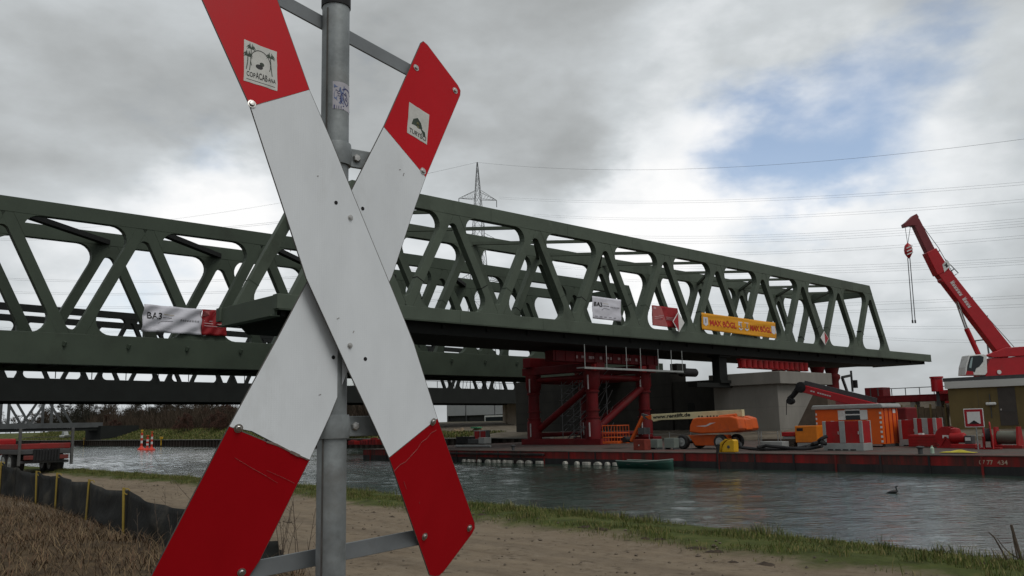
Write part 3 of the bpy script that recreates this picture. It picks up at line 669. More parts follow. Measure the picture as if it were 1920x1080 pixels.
# ------------------------------------------------------------------ pontoon, tower, pier
def hull_mat():
    m = mat('pontoon_red_paint', (.23, .012, .011), .65, var=.45, scale=1.0, stretch=(1.6, 1.6, .22), dirt=(.045, .022, .018), dirt_amt=.75)
    return m
HULL = hull_mat(); HULLB = mat('pontoon_black_paint', (.022, .021, .022), .65, var=.4, scale=1., stretch=(1.6, 1.6, .3), dirt=(.06, .035, .03), dirt_amt=.35)
DECKM = mat('pontoon_deck', (.075, .06, .052), .9, var=.35, scale=1.2, dirt=(.13, .035, .03), dirt_amt=.35)
DK = .96
pn = qthing('work_pontoon', 'long red work pontoon with black waterline moored under the bridge', 'pontoon', -70, 46.6, 0)
PL = 78.0
MB().box(0, PL, 0, 26, -.6, .42).build('hull_bottom', HULLB, pn)
MB().box(0, PL, -.004, 26, .42, .90).build('hull_side', HULL, pn)
MB().box(-.05, PL, -.06, 26, .90, DK).build('deck', DECKM, pn, bevel=.02)
for i in range(31):
    x = 1.2 + i*2.52; MB().box(x-.05, x+.05, -.06, -.003, -.2, .9).build('hull_rib', HULLB if i % 3 else HULL, pn)
for x in (8, 20, 51, 62, 70):
    b = MB(); b.lathe([(.12, 0), (.12, .28), (.2, .33), (.2, .40), (.05, .42)], (x, .5, DK), n=12); b.build('bollard', GREYDK, pn, smooth=True)
for (x0, x1) in ((12.2, 24.0),):
    MB().box(x0, x1, -.30, -.07, .62, .78).build('rubbing_beam', HULLB, pn, bevel=.03)
LET = mat('faded_cream_paint', (.42, .33, .25), .7, var=.3, scale=6., dirt=(.26, .06, .04), dirt_amt=.4)
pL = ats(1835, 868, 46.55); pR = ats(1888, 870, 46.55)
lettering('lettering', '07 77', (pL.x+70, -.012, .52), (1, 0, 0), (0, 0, 1), .30, LET, pn, bold=.004, width=(pR.x-pL.x)*.50)
lettering('lettering', '434', (pL.x+70+(pR.x-pL.x)*.66, -.012, .52), (1, 0, 0), (0, 0, 1), .30, LET, pn, bold=.004, width=(pR.x-pL.x)*.36)
FEND = mat('white_fender', (.42, .41, .37), .7, var=.15, scale=4., dirt=(.2, .19, .16), dirt_amt=.5)
ORD = ['leftmost', 'second', 'third', 'fourth', 'fifth', 'sixth', 'seventh', 'eighth', 'ninth', 'tenth', 'eleventh', 'twelfth', 'thirteenth', 'fourteenth', 'fifteenth', 'sixteenth', 'seventeenth', 'rightmost']
fx = [867, 876, 884, 895, 912, 924, 932, 943, 952, 972, 988, 1008, 1056, 1078, 1096, 1117, 1135, 1150]
for i, x in enumerate(fx):
    p = ats(x, 863, 46.2); wide = i in (4, 8, 9, 10, 11, 14, 15)
    f_ = MB(); r = .30 if wide else .17
    if i % 3 == 2: f_.box(-r, r, -.14, .14, -.05, .17)
    else: f_.prism([(-r, -.05)] + [(math.cos(PI - PI*k/10)*r, math.sin(PI*k/10)*.20) for k in range(11)] + [(r, -.05)], (0, -.14, 0), (1, 0, 0), (0, 0, 1), (0, 1, 0), .28)
    o = f_.build('fender_float', FEND, None, bevel=.03); o.location = W(p.x, 46.40, .06); o.rotation_euler = (0, 0, QROT)
    tag(o, '%s white float%s in the row along the pontoon waterline' % (ORD[i], '' if i in (0, 17) else ' from the left'), 'float', 'white floats along the pontoon')

tw = qthing('support_tower', 'red tubular steel support tower standing on the pontoon under the bridge', 'tower', -53.3, 60.3, DK)
cols = [(0, 0), (-7.6, 0), (0, 7.6), (-7.6, 7.6)]
STRIP = mat('white_marker_strip', (.50, .46, .46), .6, var=.15, scale=8.)
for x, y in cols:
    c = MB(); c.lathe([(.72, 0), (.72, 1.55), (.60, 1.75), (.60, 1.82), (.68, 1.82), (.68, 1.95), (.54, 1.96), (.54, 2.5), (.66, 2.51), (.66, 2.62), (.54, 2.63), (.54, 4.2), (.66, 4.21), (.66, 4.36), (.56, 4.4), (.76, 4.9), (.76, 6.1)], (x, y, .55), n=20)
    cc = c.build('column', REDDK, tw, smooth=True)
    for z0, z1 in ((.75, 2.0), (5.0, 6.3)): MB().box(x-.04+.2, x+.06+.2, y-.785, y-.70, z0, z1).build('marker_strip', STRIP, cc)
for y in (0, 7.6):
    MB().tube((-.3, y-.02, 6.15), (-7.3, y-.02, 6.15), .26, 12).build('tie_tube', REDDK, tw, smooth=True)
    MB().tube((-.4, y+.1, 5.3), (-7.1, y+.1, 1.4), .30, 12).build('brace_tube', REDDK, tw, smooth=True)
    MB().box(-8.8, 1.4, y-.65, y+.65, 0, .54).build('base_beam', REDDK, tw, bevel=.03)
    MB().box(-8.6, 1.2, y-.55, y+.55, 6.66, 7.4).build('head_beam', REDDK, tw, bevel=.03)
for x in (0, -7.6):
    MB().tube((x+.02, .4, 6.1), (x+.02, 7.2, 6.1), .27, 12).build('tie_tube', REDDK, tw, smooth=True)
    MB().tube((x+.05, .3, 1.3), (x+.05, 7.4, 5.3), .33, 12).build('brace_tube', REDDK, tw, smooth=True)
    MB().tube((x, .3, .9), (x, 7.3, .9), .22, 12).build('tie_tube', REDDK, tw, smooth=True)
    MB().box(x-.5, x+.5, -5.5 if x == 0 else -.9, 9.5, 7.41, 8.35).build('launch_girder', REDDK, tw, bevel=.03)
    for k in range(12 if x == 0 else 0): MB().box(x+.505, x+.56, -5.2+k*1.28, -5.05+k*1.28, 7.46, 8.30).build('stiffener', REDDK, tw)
MB().box(-.2, .7, .6, 1.0, .25, .45)
GRAF = mat('pale_stencil', (.40, .30, .30), .7, var=.3, scale=8.)
lettering('lettering', 'BIG LIFT  SYSTEM', (.575, -2.2, 7.70), (0, 1, 0), (0, 0, 1), .40, GRAF, tw, width=6.0) if False else None
for k, q in enumerate((-2.6, -1.9, -.9, -.4, .6, 1.5, 2.1, 3.2, 4.3, 4.9, 5.8)):         # illegible stencil marks
    MB().box(.562, .572, q, q+.22+.1*(k % 3), 7.72+.05*(k % 2), 7.98).build('stencil_mark', GRAF, tw)
for x, y, z in ((.9, -.5, 6.95), (.9, 6.4, 6.95)): MB().box(x-.15, x+.25, y-.35, y+.35, z-.3, z+.3).build('jack_box', RED, tw, bevel=.03)
# walkway with scaffold posts on the camera side
wk = qthing('walkway', 'grey scaffold walkway with upright posts along the red launch girder', 'walkway', -49, 54.6, 7.5)
MB().box(-.9, 0, 0, 14, 0, .09).build('plank_deck', GREYP, wk)
for y in (.1, 2.9, 5.6, 7.6, 10.2, 12.2, 13.9):
    MB().tube((-.02, y, .05), (-.02, y, 2.0), .035, 6).build('post', GREYP, wk)
MB().box(-.03, .03, 0, 14, -.06, .10).build('toe_board', GREYP, wk)
# stair tower behind
stt = qthing('scaffold_stair', 'galvanised scaffold stair inside the red support tower', 'stairs', -55.8, 62.5, DK)
GALVD = mat('scaffold_tube', (.20, .21, .215), .5, .4, var=.2, scale=4.)
for x in (-2.2, .2, 2.2):
    for y in (0, 1.6): MB().tube((x-1.2, y, 0), (x-1.2, y, 6.2), .035, 6).build('standard', GALVD, stt)
for k in range(4):
    for j in range(3): MB().path([(.2+j*.75, .5, z0_s+.9) for z0_s in ()] or [(.0+j*.8, .4, .6+k*1.5), (.25+j*.8, .4, .6+k*1.5), (1.15+j*.8, .4, 1.95+k*1.5)], .028, 5).build('handrail', GALVD, stt)
    z = .2 + k*1.5; a, b = ((-3.3, z), (-1.1, z+1.5)) if True else None
    for y in (.1, 1.0):
        MB().beam((a[0], y, a[1]), (b[0], y, b[1]), .06, .16, (0, 1, 0)).build('stringer', GALVD, stt)
        MB().path([(a[0]-.5, y, a[1]+1.0), (a[0], y, a[1]+1.0), (b[0], y, b[1]+1.0)], .03, 6).build('handrail', GALVD, stt)
    for i in range(6): MB().box(a[0]+i*.36, a[0]+i*.36+.28, .12, .98, a[1]+.13+i*.25, a[1]+.17+i*.25).build('step', GALVD, stt)
    for j, x0 in enumerate((-1.0, 1.0)):
        for y in (.1,): MB().path([(x0-.3, y, z+1.0), (x0, y, z+1.0), (x0+1.7, y, z+2.2)], .03, 6).build('handrail', GALVD, stt)

pr = qthing('bridge_pier', 'grey concrete bridge pier with overhanging cap behind the pontoon', 'pier', -45.8, 80, .3)
MB().box(-7.6, 0, 0, 9.6, 0, 6.1).build('shaft', CONC, pr, bevel=.05)
MB().box(-7.8, .65, -.5, 10.4, 6.1, 7.35).build('cap', CONC, pr, bevel=.05)
CONCL = mat('concrete_edge_joint', (.15, .145, .13), .9, var=.2, scale=2.)
for z in (1.6, 3.8): MB().box(-7.59, .006, -.006, 9.59, z, z+.02).build('shutter_joint', CONCL, pr)
for k in range(2): MB().box(-5.2+k*2.6, -5.18+k*2.6, -.006, .02, 0, 6.05).build('shutter_joint', CONCL, pr)
DKCONC = mat('shade_dark_concrete', (.036, .034, .030), .92, var=.2, scale=.5, dirt=(.02, .019, .017), dirt_amt=.5, stretch=(1, 1, .4))  # near-black because the shade under the bridge is put into the colour
ab0, ab1, ab2 = ats(968, 800, 83).x, ats(1262, 800, 83).x, ats(1352, 800, 83).x
sh_ = qthing('abutment_wall', 'concrete abutment coloured dark with painted shade behind the red tower', 'wall', ab0, 83, .3)
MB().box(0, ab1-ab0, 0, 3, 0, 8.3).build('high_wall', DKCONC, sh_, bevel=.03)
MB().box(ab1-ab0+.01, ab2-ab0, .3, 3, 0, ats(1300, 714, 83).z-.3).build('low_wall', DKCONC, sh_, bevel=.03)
MB().box(ab1-ab0+2.0, ab1-ab0+2.9, .27, .31, 1.5, 4.6).build('opening', DECKDK, sh_)
for k in range(5): MB().box(-.01, ab1-ab0+.01, -.012, .0, 1.4*k+1.2, 1.4*k+1.23).build('shutter_joint', DECKDK, sh_)

lbm = qthing('launching_beam', 'bright red ribbed launching beam on top of the concrete pier', 'beam', -51, 81.8, 8.36)
MB().box(-.5, .0, 0, 14.6, 0, .12).build('flange', RED, lbm); MB().box(-.5, .0, 0, 14.6, .9, 1.02).build('flange', RED, lbm)
MB().box(-.35, -.15, 0, 14.6, .12, .9).build('web', RED, lbm)
for k in range(13): MB().tube((-.16, .55+k*1.12, .10), (-.16, .55+k*1.12, .92), .42, 14).build('rib', RED, lbm, smooth=True)
jk = qthing('launch_jack', 'dark red launching jacks under the far end of the bridge', 'jack', -52, 99, 4.9)
MB().box(-6, .6, -2, 10, -2.5, .9).build('base', REDDK, jk, bevel=.05)
for x, y in ((0, 1.5), (0, 5.2), (-5.2, 1.5), (-5.2, 5.2)): MB().lathe([(1.0, .9), (1.0, 1.3), (.75, 1.5), (.75, 2.5), (.95, 2.8), (.95, 3.2), (.7, 3.4), (.9, 4.1)], (x, y, 0), n=14).build('jack_column', REDDK, jk, smooth=True)
for x, y in ((.2, 8.6),):
    MB().beam((x, y, 1.0), (x, y-1.2, 3.0), .25, .3).build('arm', GREYDK, jk); MB().beam((x, y-1.2, 3.0), (x, y+1.4, 3.3), .25, .3).build('arm', GREYDK, jk); MB().beam((x, y+1.4, 3.9), (x, y+1.4, 1.2), .2, .2).build('arm', GREYDK, jk)
    MB().tube((x, y+2.2, 2.7), (x, y+2.2, 1.7), .35, 12).build('cable_drum', BLACK, jk)
# black cylinder jack and hanger seen in the gap left of the pier
hj = qthing('hydraulic_cylinder', 'black horizontal hydraulic cylinder in the gap below the bridge deck', 'cylinder', -50.5, 70.3, 7.6)
MB().lathe([(.0, 0), (.42, .02), (.42, 2.3), (.3, 2.5), (0, 2.55)], (0, 0, .0), (0, 1, 0), 14).build('barrel', BLACK, hj, smooth=True)
MB().box(-.4, .4, -1.2, .3, -.2, .8).build('bracket', DECKDK, hj)
for i, (s_, w_) in enumerate(((75.5, 1.0), (77.6, .5))):
    MB()
hp = qthing('hanger_post', 'dark square post between bridge deck and pier left of the red ribbed beam', 'post', -51.5, 78.6, 7.0)
MB().box(-.5, .4, -.7, .7, .0, 2.4).build('post', DECKDK, hp); MB().box(-.8, .7, -1.0, 1.0, -.3, .0).build('base_plate', DECKDK, hp); MB().box(-.8, .7, -1.0, 1.0, 2.4, 2.6).build('head_plate', DECKDK, hp); MB().box(-.6, .5, -5, 3, -.75, -.3).build('bearing_beam', DECKDK, hp)

# ------------------------------------------------------------------ machines and boxes on the pontoon
def Lq(par_t, par_s, par_z, x, y, s=None):
    """photo pixel on the plane s -> local (x, z) of a thing at (t, s, z)"""
    p = ats(x, y, par_s if s is None else s); return p.x - par_t, p.z - par_z
TYRE = mat('tyre_rubber', (.02, .02, .02), .8, var=.3, scale=8., dirt=(.07, .06, .05), dirt_amt=.35)
def wheel(par, x, y, z, r, w_, axis=(0, 1, 0), rim=GREYP):
    wh = MB().lathe([(r*.55, -w_/2), (r*.9, -w_/2), (r, -w_*.3), (r, w_*.3), (r*.9, w_/2), (r*.55, w_/2)], (x, y, z), axis, 24).build('wheel', TYRE, par, smooth=True)
    MB().lathe([(r*.60, -w_*.49), (r*.60, -w_*.515), (r*.52, -w_*.53), (r*.46, -w_*.505), (r*.22, -w_*.505), (r*.20, -w_*.60), (.01, -w_*.61)], (x, y, z), axis, 20).build('rim', rim, wh, smooth=True)
    return wh
# orange boom lift
BT, BS = -36.6, 51.6
bl = qthing('boom_lift', 'orange boom lift with cream telescopic boom folded over its chassis', 'boom lift', BT, BS, DK)
def b_(x, y): return Lq(BT, BS, DK, x, y)
wa, wb = b_(1281, 832), b_(1352, 831); R_ = .50
for y in (0, 2.0):
    wheel(bl, wa[0], y, R_, R_, .42); wheel(bl, wb[0], y, R_, R_, .42)
ch = [b_(*q) for q in ((1286, 816), (1292, 816), (1345, 816), (1348, 836), (1300, 836), (1294, 828))]
MB().prism(ch, (0, .25, 0), (1, 0, 0), (0, 0, 1), (0, 1, 0), 1.5).build('chassis', ORANGE, bl, bevel=.05)
MB().tube((wa[0], 0, R_), (wa[0], 2, R_), .14, 10).build('axle', GREYDK, bl); MB().tube((wb[0], 0, R_), (wb[0], 2, R_), .14, 10).build('axle', GREYDK, bl)
body = [b_(*q) for q in ((1296, 810), (1297, 797), (1302, 785), (1310, 783), (1372, 780), (1386, 784), (1390, 803), (1388, 808), (1370, 811), (1318, 813))]
MB().prism(body, (0, -.25, 0), (1, 0, 0), (0, 0, 1), (0, 1, 0), .9).build('engine_cover', ORANGE, bl, bevel=.09)
MB().prism(body, (0, 1.35, 0), (1, 0, 0), (0, 0, 1), (0, 1, 0), .9).build('engine_cover', ORANGE, bl, bevel=.09)
MB().prism([b_(*q) for q in ((1370, 812), (1372, 782), (1387, 786), (1391, 806))], (0, .6, 0), (1, 0, 0), (0, 0, 1), (0, 1, 0), .8).build('counterweight', ORANGE, bl, bevel=.06)
dc = [b_(*q) for q in ((1308, 799), (1328, 797), (1334, 793), (1346, 792), (1338, 795), (1330, 799), (1326, 800))]
MB().prism(dc, (0, -.258, 0), (1, 0, 0), (0, 0, 1), (0, 1, 0), .01).build('decal', STRIP, bl)
boom = [b_(*q) for q in ((1207, 777), (1320, 771), (1378, 768), (1379, 781), (1300, 785), (1222, 788), (1212, 791), (1208, 787))]
MB().prism(boom, (0, .85, 0), (1, 0, 0), (0, 0, 1), (0, 1, 0), .32).build('boom', CREAM, bl, bevel=.02)
tp = b_(1211, 785); t2 = b_(1282, 780)
lettering('lettering', 'www.rentlift.de', (tp[0], .838, tp[1]-.02), (t2[0]-tp[0], 0, t2[1]-tp[1]), (0, 0, 1), .36, INK, bl, bold=.012, width=t2[0]-tp[0])
tp = b_(1294, 780); t2 = b_(1336, 778)
lettering('lettering', 'Telefon 02 07 111', (tp[0], .838, tp[1]), (t2[0]-tp[0], 0, t2[1]-tp[1]), (0, 0, 1), .2, INK, bl, bold=.004, width=t2[0]-tp[0]) if False else None
for x in (1296, 1302, 1312, 1318, 1324, 1330): q = b_(x, 781); MB().box(q[0], q[0]+.12, .838, .846, q[1]-.05, q[1]+.06).build('phone_number_mark', INK, bl)
MB().tube((b_(1345, 785)[0], .3, b_(1345, 785)[1]+.1), (b_(1376, 779)[0], .3, b_(1376, 779)[1]), .14, 10).build('lift_cylinder', ORANGE, bl, smooth=True)
MB().prism([b_(*q) for q in ((1196, 781), (1208, 778), (1208, 787), (1203, 787))], (0, .83, 0), (1, 0, 0), (0, 0, 1), (0, 1, 0), .36).build('boom_nose', ORANGE, bl, bevel=.02)
j0, j1 = b_(1190, 781), b_(1168, 828)
MB().beam((j0[0], 1.0, j0[1]), (j1[0], 1.0, j1[1]), .20, .26, (0, 1, 0)).build('jib', ORANGE, bl, bevel=.02)
MB().beam((b_(1188, 779)[0], 1.0, b_(1188, 779)[1]), (b_(1200, 783)[0], 1.0, b_(1200, 783)[1]), .3, .2, (0, 1, 0)).build('knuckle', GREYDK, bl)
MB().tube((b_(1159, 825)[0], .7, b_(1159, 825)[1]), (b_(1159, 825)[0], 1.3, b_(1159, 825)[1]), .22, 12).build('rotator', BLACK, bl)
k0, k1 = b_(1126, 832), b_(1152, 798)
bk = MB(); bk.box(k0[0], k1[0], .3, 1.7, k0[1], k0[1]+.16); bk.build('basket_floor', ORANGE, bl)
for z in (.45, .8, k1[1]-k0[1]):
    mbk = MB(); mbk.path([(k0[0], .3, k0[1]+z), (k1[0], .3, k0[1]+z), (k1[0], 1.7, k0[1]+z), (k0[0], 1.7, k0[1]+z), (k0[0], .3, k0[1]+z)], .03, 6); mbk.build('basket_rail', ORANGE, bl)
for k in range(6):
    for y in (.3, 1.7):
        x = k0[0] + (k1[0]-k0[0])*k/5; MB().tube((x, y, k0[1]), (x, y, k1[1]), .022, 6).build('basket_bar', ORANGE, bl)
MB().box(b_(1152, 0)[0], b_(1163, 0)[0], .6, 1.3, b_(1150, 815)[1], b_(1150, 803)[1]).build('control_box', GREYDK, bl)

# yellow cable guide on the pontoon edge
cg = qthing('cable_guide', 'yellow curved cable guide on the pontoon edge below the boom lift', 'cable guide', -31.6, 46.9, DK)
def c_(x, y): return Lq(-31.6, 46.9, DK, x, y)
MB().prism([c_(*q) for q in ((1352, 848), (1353, 840), (1357, 832), (1363, 826), (1372, 824), (1376, 826), (1377, 848))], (0, 0, 0), (1, 0, 0), (0, 0, 1), (0, 1, 0), .5).build('quadrant', YELLOW, cg, bevel=.04)
MB().prism([c_(*q) for q in ((1343, 849), (1345, 838), (1350, 829), (1358, 823.5), (1365, 823), (1357, 828), (1352, 835), (1349, 849))], (0, .05, 0), (1, 0, 0), (0, 0, 1), (0, 1, 0), .4).build('guide_shoe', YELLOW, cg, bevel=.03)
h0 = c_(1350, 847)
hs = MB(); hs.path([(h0[0]+.05, -.2, .5), (h0[0]+.02, -.28, .0), (h0[0], -.3, -1.2)], .10, 8); o = hs.build('hanging_cable', BLACK, cg, smooth=True)
MB().lathe([(.10, 0), (.10, .02), (.02, .03)], (c_(1366, 838)[0], -.0, c_(1366, 838)[1]), (0, -1, 0), 12).build('hub', GREYDK, cg)

# hoses
def hose(label, pts, s, r, z=None):
    P_ = [ats(x, y, s) for x, y in pts]; b0 = P_[0]; q = []
    for i in range(len(P_)-1):
        a, b = P_[i], P_[i+1]
        for k in range(6): q.append(a.lerp(b, k/6))
    q.append(P_[-1]); sm = [q[0]] + [(q[i-1]+q[i]*2+q[i+1])/4 for i in range(1, len(q)-1)] + [q[-1]]
    mb = MB(); mb.path([Vector((p.x-b0.x, (p.y-b0.y) + .25*math.sin(i*.7), p.z-b0.z)) for i, p in enumerate(sm)], r, 8)
    o = mb.build('hose', BLACK, None, smooth=True); o.location = W(b0.x, b0.y, b0.z); o.rotation_euler = (0, 0, QROT); return tag(o, label, 'hose', 'black hoses on the pontoon')
hose('thick black hose lying along the pontoon edge beside the yellow guide', [(1378, 828), (1392, 838), (1412, 843), (1450, 842), (1500, 841), (1530, 832), (1550, 818)], 50, .11)
hose('second black hose looping on deck in front of the orange box', [(1420, 839), (1440, 835), (1470, 840), (1510, 842), (1545, 836)], 49.3, .10)
hose('short black hose curling up to the red and grey cabinet', [(1512, 840), (1528, 832), (1540, 828), (1548, 832)], 49.8, .12)

# green skiff alongside
skp = atz(1165, 873, 0); SKS = 45.2
sk = qthing('rowing_boat', 'small dark green rowing boat lying alongside the pontoon', 'boat', ats(1166, 870, SKS).x, SKS, 0)
SKG = mat('boat_green_paint', (.018, .062, .048), .45, var=.2, scale=2., dirt=(.03, .05, .04), dirt_amt=.3)
L_ = ats(1262, 870, SKS).x - ats(1166, 870, SKS).x
hb = MB()
def boat(u, v):
    x = u*L_; wdt = .68*(1 - max(0, (u-.55)/.45)**2.2)*(.86+.14*min(1, u*6)); sheer = .40 + .22*max(0, u-.45)**1.6*2.2 + .06*(1-u); a = (v-.5)*2
    y = a*wdt; zz_ = -.12 + (sheer+.12)*abs(a)**2.6
    return (x, y, zz_)
hb.grid(boat, 22, 16); hb.build('hull', SKG, sk, smooth=True, solid=.05)
for u in (.25, .6): MB().box(u*L_-.14, u*L_+.14, -.62, .62, .22, .27).build('thwart', GREYDK, sk)
MB().path([boat(i/22, 0) for i in range(23)], .045, 6).build('gunwale', mat('boat_gunwale', (.16, .2, .18), .5, var=.15), sk); MB().path([boat(i/22, 1) for i in range(23)], .045, 6).build('gunwale', bpy.data.materials['boat_gunwale'], sk)

# orange site cabin
OC_t, OC_s = -29.9, 57.0
oc = qthing('site_cabin', 'orange site cabin with grey rounded roof on the pontoon', 'cabin', OC_t, OC_s, DK)
def o_(x, y, s=None): return Lq(OC_t, OC_s, DK, x, y, s)
W_ = o_(1655, 800)[0]; zt_ = o_(1600, 766)[1]; D_ = 2.5
MB().box(0, W_, 0, D_, .18, zt_).build('wall_box', ORANGE2, oc, bevel=.03)
for x in (.0, W_-.2): MB().box(x, x+.2, .2, D_-.2, 0, .18).build('skid', GREYDK, oc)
rf = [( -.12, zt_-.06), (-.16, zt_+.18), (0, zt_+.32), (W_, zt_+.32), (W_+.16, zt_+.18), (W_+.12, zt_-.06)]
MB().prism([(-.18, zt_-.02), (-.2, zt_+.1), (-.08, zt_+.28), (W_+.08, zt_+.28), (W_+.2, zt_+.1), (W_+.18, zt_-.02)], (0, -.18, 0), (1, 0, 0), (0, 0, 1), (0, 1, 0), D_+.36).build('roof', GREYP, oc, bevel=.06)
x0, x1 = o_(1572, 780)[0], o_(1627, 780)[0]; z0, z1 = .0, 0
za, zb_ = o_(1600, 787)[1], o_(1600, 769)[1]
MB().box(x0, x0+.5, -.05, .0, za, zb_).build('shutter', WHITE, oc); MB().box(x1-.5, x1, -.05, 0, za, zb_).build('shutter', WHITE, oc)
wn = MB().box(x0+.52, x1-.52, -.03, 0.0, za, zb_).build('window', GLASS, oc)
MB().box(x0+.5, x1-.5, -.045, -.01, (za+zb_)/2-.02, (za+zb_)/2+.06).build('window_bar', WHITE, wn); MB().box(x0+.5, x1-.5, -.045, -.01, zb_-.03, zb_+.06).build('lintel', WHITE, wn)
for k in range(7):                                              # red-white corner markings
    z = .3 + k*(zt_-.4)/7
    MB().box(W_-.16, W_-.02, -.008, 0, z, z+(zt_-.4)/15).build('corner_mark', WHITE, oc); MB().box(.02, .12, -.008, 0, z, z+(zt_-.4)/15).build('corner_mark', WHITE, oc)
for y in (.35, 1.0, 1.6, 2.2): MB().box(W_+.0, W_+.03, y-.04, y+.04, .25, zt_-.05).build('end_rib', RED, oc)
MB().box(W_, W_+.012, 1.7, 2.1, zt_-.35, zt_-.1).build('notice', WHITE, oc)

def cabinet(name, label, t0, t1, s0, d, z1, doors, frame=GREYP, panel=RED, group=None):
    c = qthing(name, label, 'cabinet', t0, s0, DK, group=group); w_ = t1-t0
    MB().box(.02, w_-.02, .02, d-.02, .12, z1-.02).build('case', panel, c)
    MB().box(0, w_, 0, d, 0, .45).build('plinth', frame, c, bevel=.02)
    for y in (0, d-.12):
        for x in (0, w_-.22): MB().box(x, x+.22, y, y+.12, .46, z1).build('corner_post', frame, c, bevel=.03)
    for i in range(1, doors):
        x = w_*i/doors; MB().box(x-.18, x+.18, -.012, .03, .46, z1).build('mullion', frame, c, bevel=.02)
    for i in range(doors): MB().box(w_*(i+.8)/doors-.02, w_*(i+.8)/doors+.03, -.03, .02, z1*.55, z1*.65).build('handle', STEEL, c)
    for k in range(4): MB().box(.25+k*(w_-.6)/4, .25+k*(w_-.6)/4+.35, -.01, .02, 0.02, .09).build('fork_pocket', BLACK, c)
    return c
tl, tr = ats(1545, 845, 50.8).x, ats(1620, 845, 50.8).x
cabinet('power_cabinet', 'red and grey double-door power cabinet in front of the orange cabin', tl, tr, 50.8, 1.2, ats(1545, 790, 50.8).z-DK, 2)
tl, tr = ats(1685, 838, 58.4).x, ats(1722, 838, 58.4).x
cabinet('power_cabinet', 'red cabinet with grey post right beside the orange cabin end', tl, tr, 58.6, 1.2, ats(1700, 787, 58.4).z-DK, 1)
tl, tr = ats(1714, 838, 58.4).x, ats(1758, 838, 58.4).x
cabinet('power_cabinet', 'red cabinet with grey stripe behind the low red chest', tl+.05, tr, 58.5, 1.2, ats(1730, 784, 58.4).z-DK, 2)
tl, tr = ats(1709, 838, 57).x, ats(1763, 838, 57).x; zc = ats(1730, 815, 57).z-DK
dr = qthing('tool_chest', 'low red tool chest with horizontal ribs beside the hose reel', 'chest', tl, 56.6, DK)
MB().box(0, tr-tl, 0, 1.0, .05, zc).build('case', RED, dr, bevel=.02)
for k in range(4): MB().box(.05, tr-tl-.05, -.03, .02, .12+k*zc/4.4, .18+k*zc/4.4).build('rib', RED, dr)
MB().box((tr-tl)*.35, (tr-tl)*.5, .1, .4, zc, zc+.1).build('lid_plate', WHITE, dr)

def reel(label, x, y, s, r, w_, ax=(0, 1, 0)):
    p = ats(x, y, s); c = qthing('hose_reel', label, 'reel', p.x, s, DK); z = max(p.z-DK, r+.05)
    A_ = Vector(ax).normalized()
    for k in (-w_/2, w_/2): MB().lathe([(r*.25, -.03), (r, -.03), (r, .03), (r*.25, .03)], Vector((0, 0, z)) + A_*k, A_, 24).build('flange', RED, c, smooth=True)
    MB().lathe([(r*.5, -w_/2), (r*.5, w_/2)], (0, 0, z), A_, 20).build('drum', GREYDK, c, smooth=True)
    MB().beam((-r*.9, 0, .05), (r*.9, 0, .05), w_*1.2, .1, (0, 0, 1)).build('base', RED, c)
    sd = Vector((0, 0, 1)).cross(A_)
    for k in (-w_/2-.06, w_/2+.06):
        for q in (-1, 1): MB().beam(A_*k + sd*(q*r*.7), Vector((0, 0, z)) + A_*k, .06, .1).build('stand', RED, c)
    MB().box(-.18, .18, -w_/2-.06, -w_/2-.04, z-.08, z+.1).build('label_plate', WHITE, c)
    return c
reel('large round red hose reel next to the low red chest', 1778, 823, 56.5, .62, .7)
rl = reel('narrow red winch wheel seen edge-on right of the square warning sign', 1852, 826, 54.5, .75, .35, (.93, .35, 0))
# winch with drum
wp = ats(1862, 842, 55.5); wc = qthing('deck_winch', 'red deck winch with grey cable drum at the right end', 'winch', wp.x, 55.5, DK)
MB().box(0, 1.55, 0, 1.0, 0, .18).build('bed', RED, wc, bevel=.02); MB().lathe([(.38, .1), (.38, 1.2)], (.1, .5, .62), (1, 0, 0), 18).build('drum', mat('cable_drum', (.13, .135, .11), .6, .3, var=.3, scale=20., stretch=(12, 1, 1)), wc, smooth=True)
for x in (.05, 1.25): MB().prism([(0, 0), (1.0, 0), (.75, 1.05), (.25, 1.05)], (x, 0, .18), (0, 1, 0), (0, 0, 1), (1, 0, 0), .12).build('cheek', RED, wc)
mp_ = ats(1803, 836, 55.8); mc = qthing('pump_unit', 'red pump unit with motor between the hose reel and the warning sign', 'pump', mp_.x, 55.8, DK)
MB().box(-.5, .9, -.4, .5, 0, .25).build('skid', RED, mc, bevel=.03); MB().lathe([(.24, -.5), (.30, -.45), (.30, .3), (.2, .4)], (-.1, 0, .62), (1, 0, 0), 16).build('motor', RED, mc, smooth=True)
MB().lathe([(.32, 0), (.32, .1), (.25, .3), (.1, .36)], (-.35, .2, .85), (0, 0, 1), 14).build('air_filter', RED, mc, smooth=True); MB().box(.3, .7, -.3, .3, .25, .75).build('gearbox', GREYDK, mc, bevel=.03); MB().box(.35, .65, -.32, -.30, .45, .65).build('label_plate', WHITE, mc)
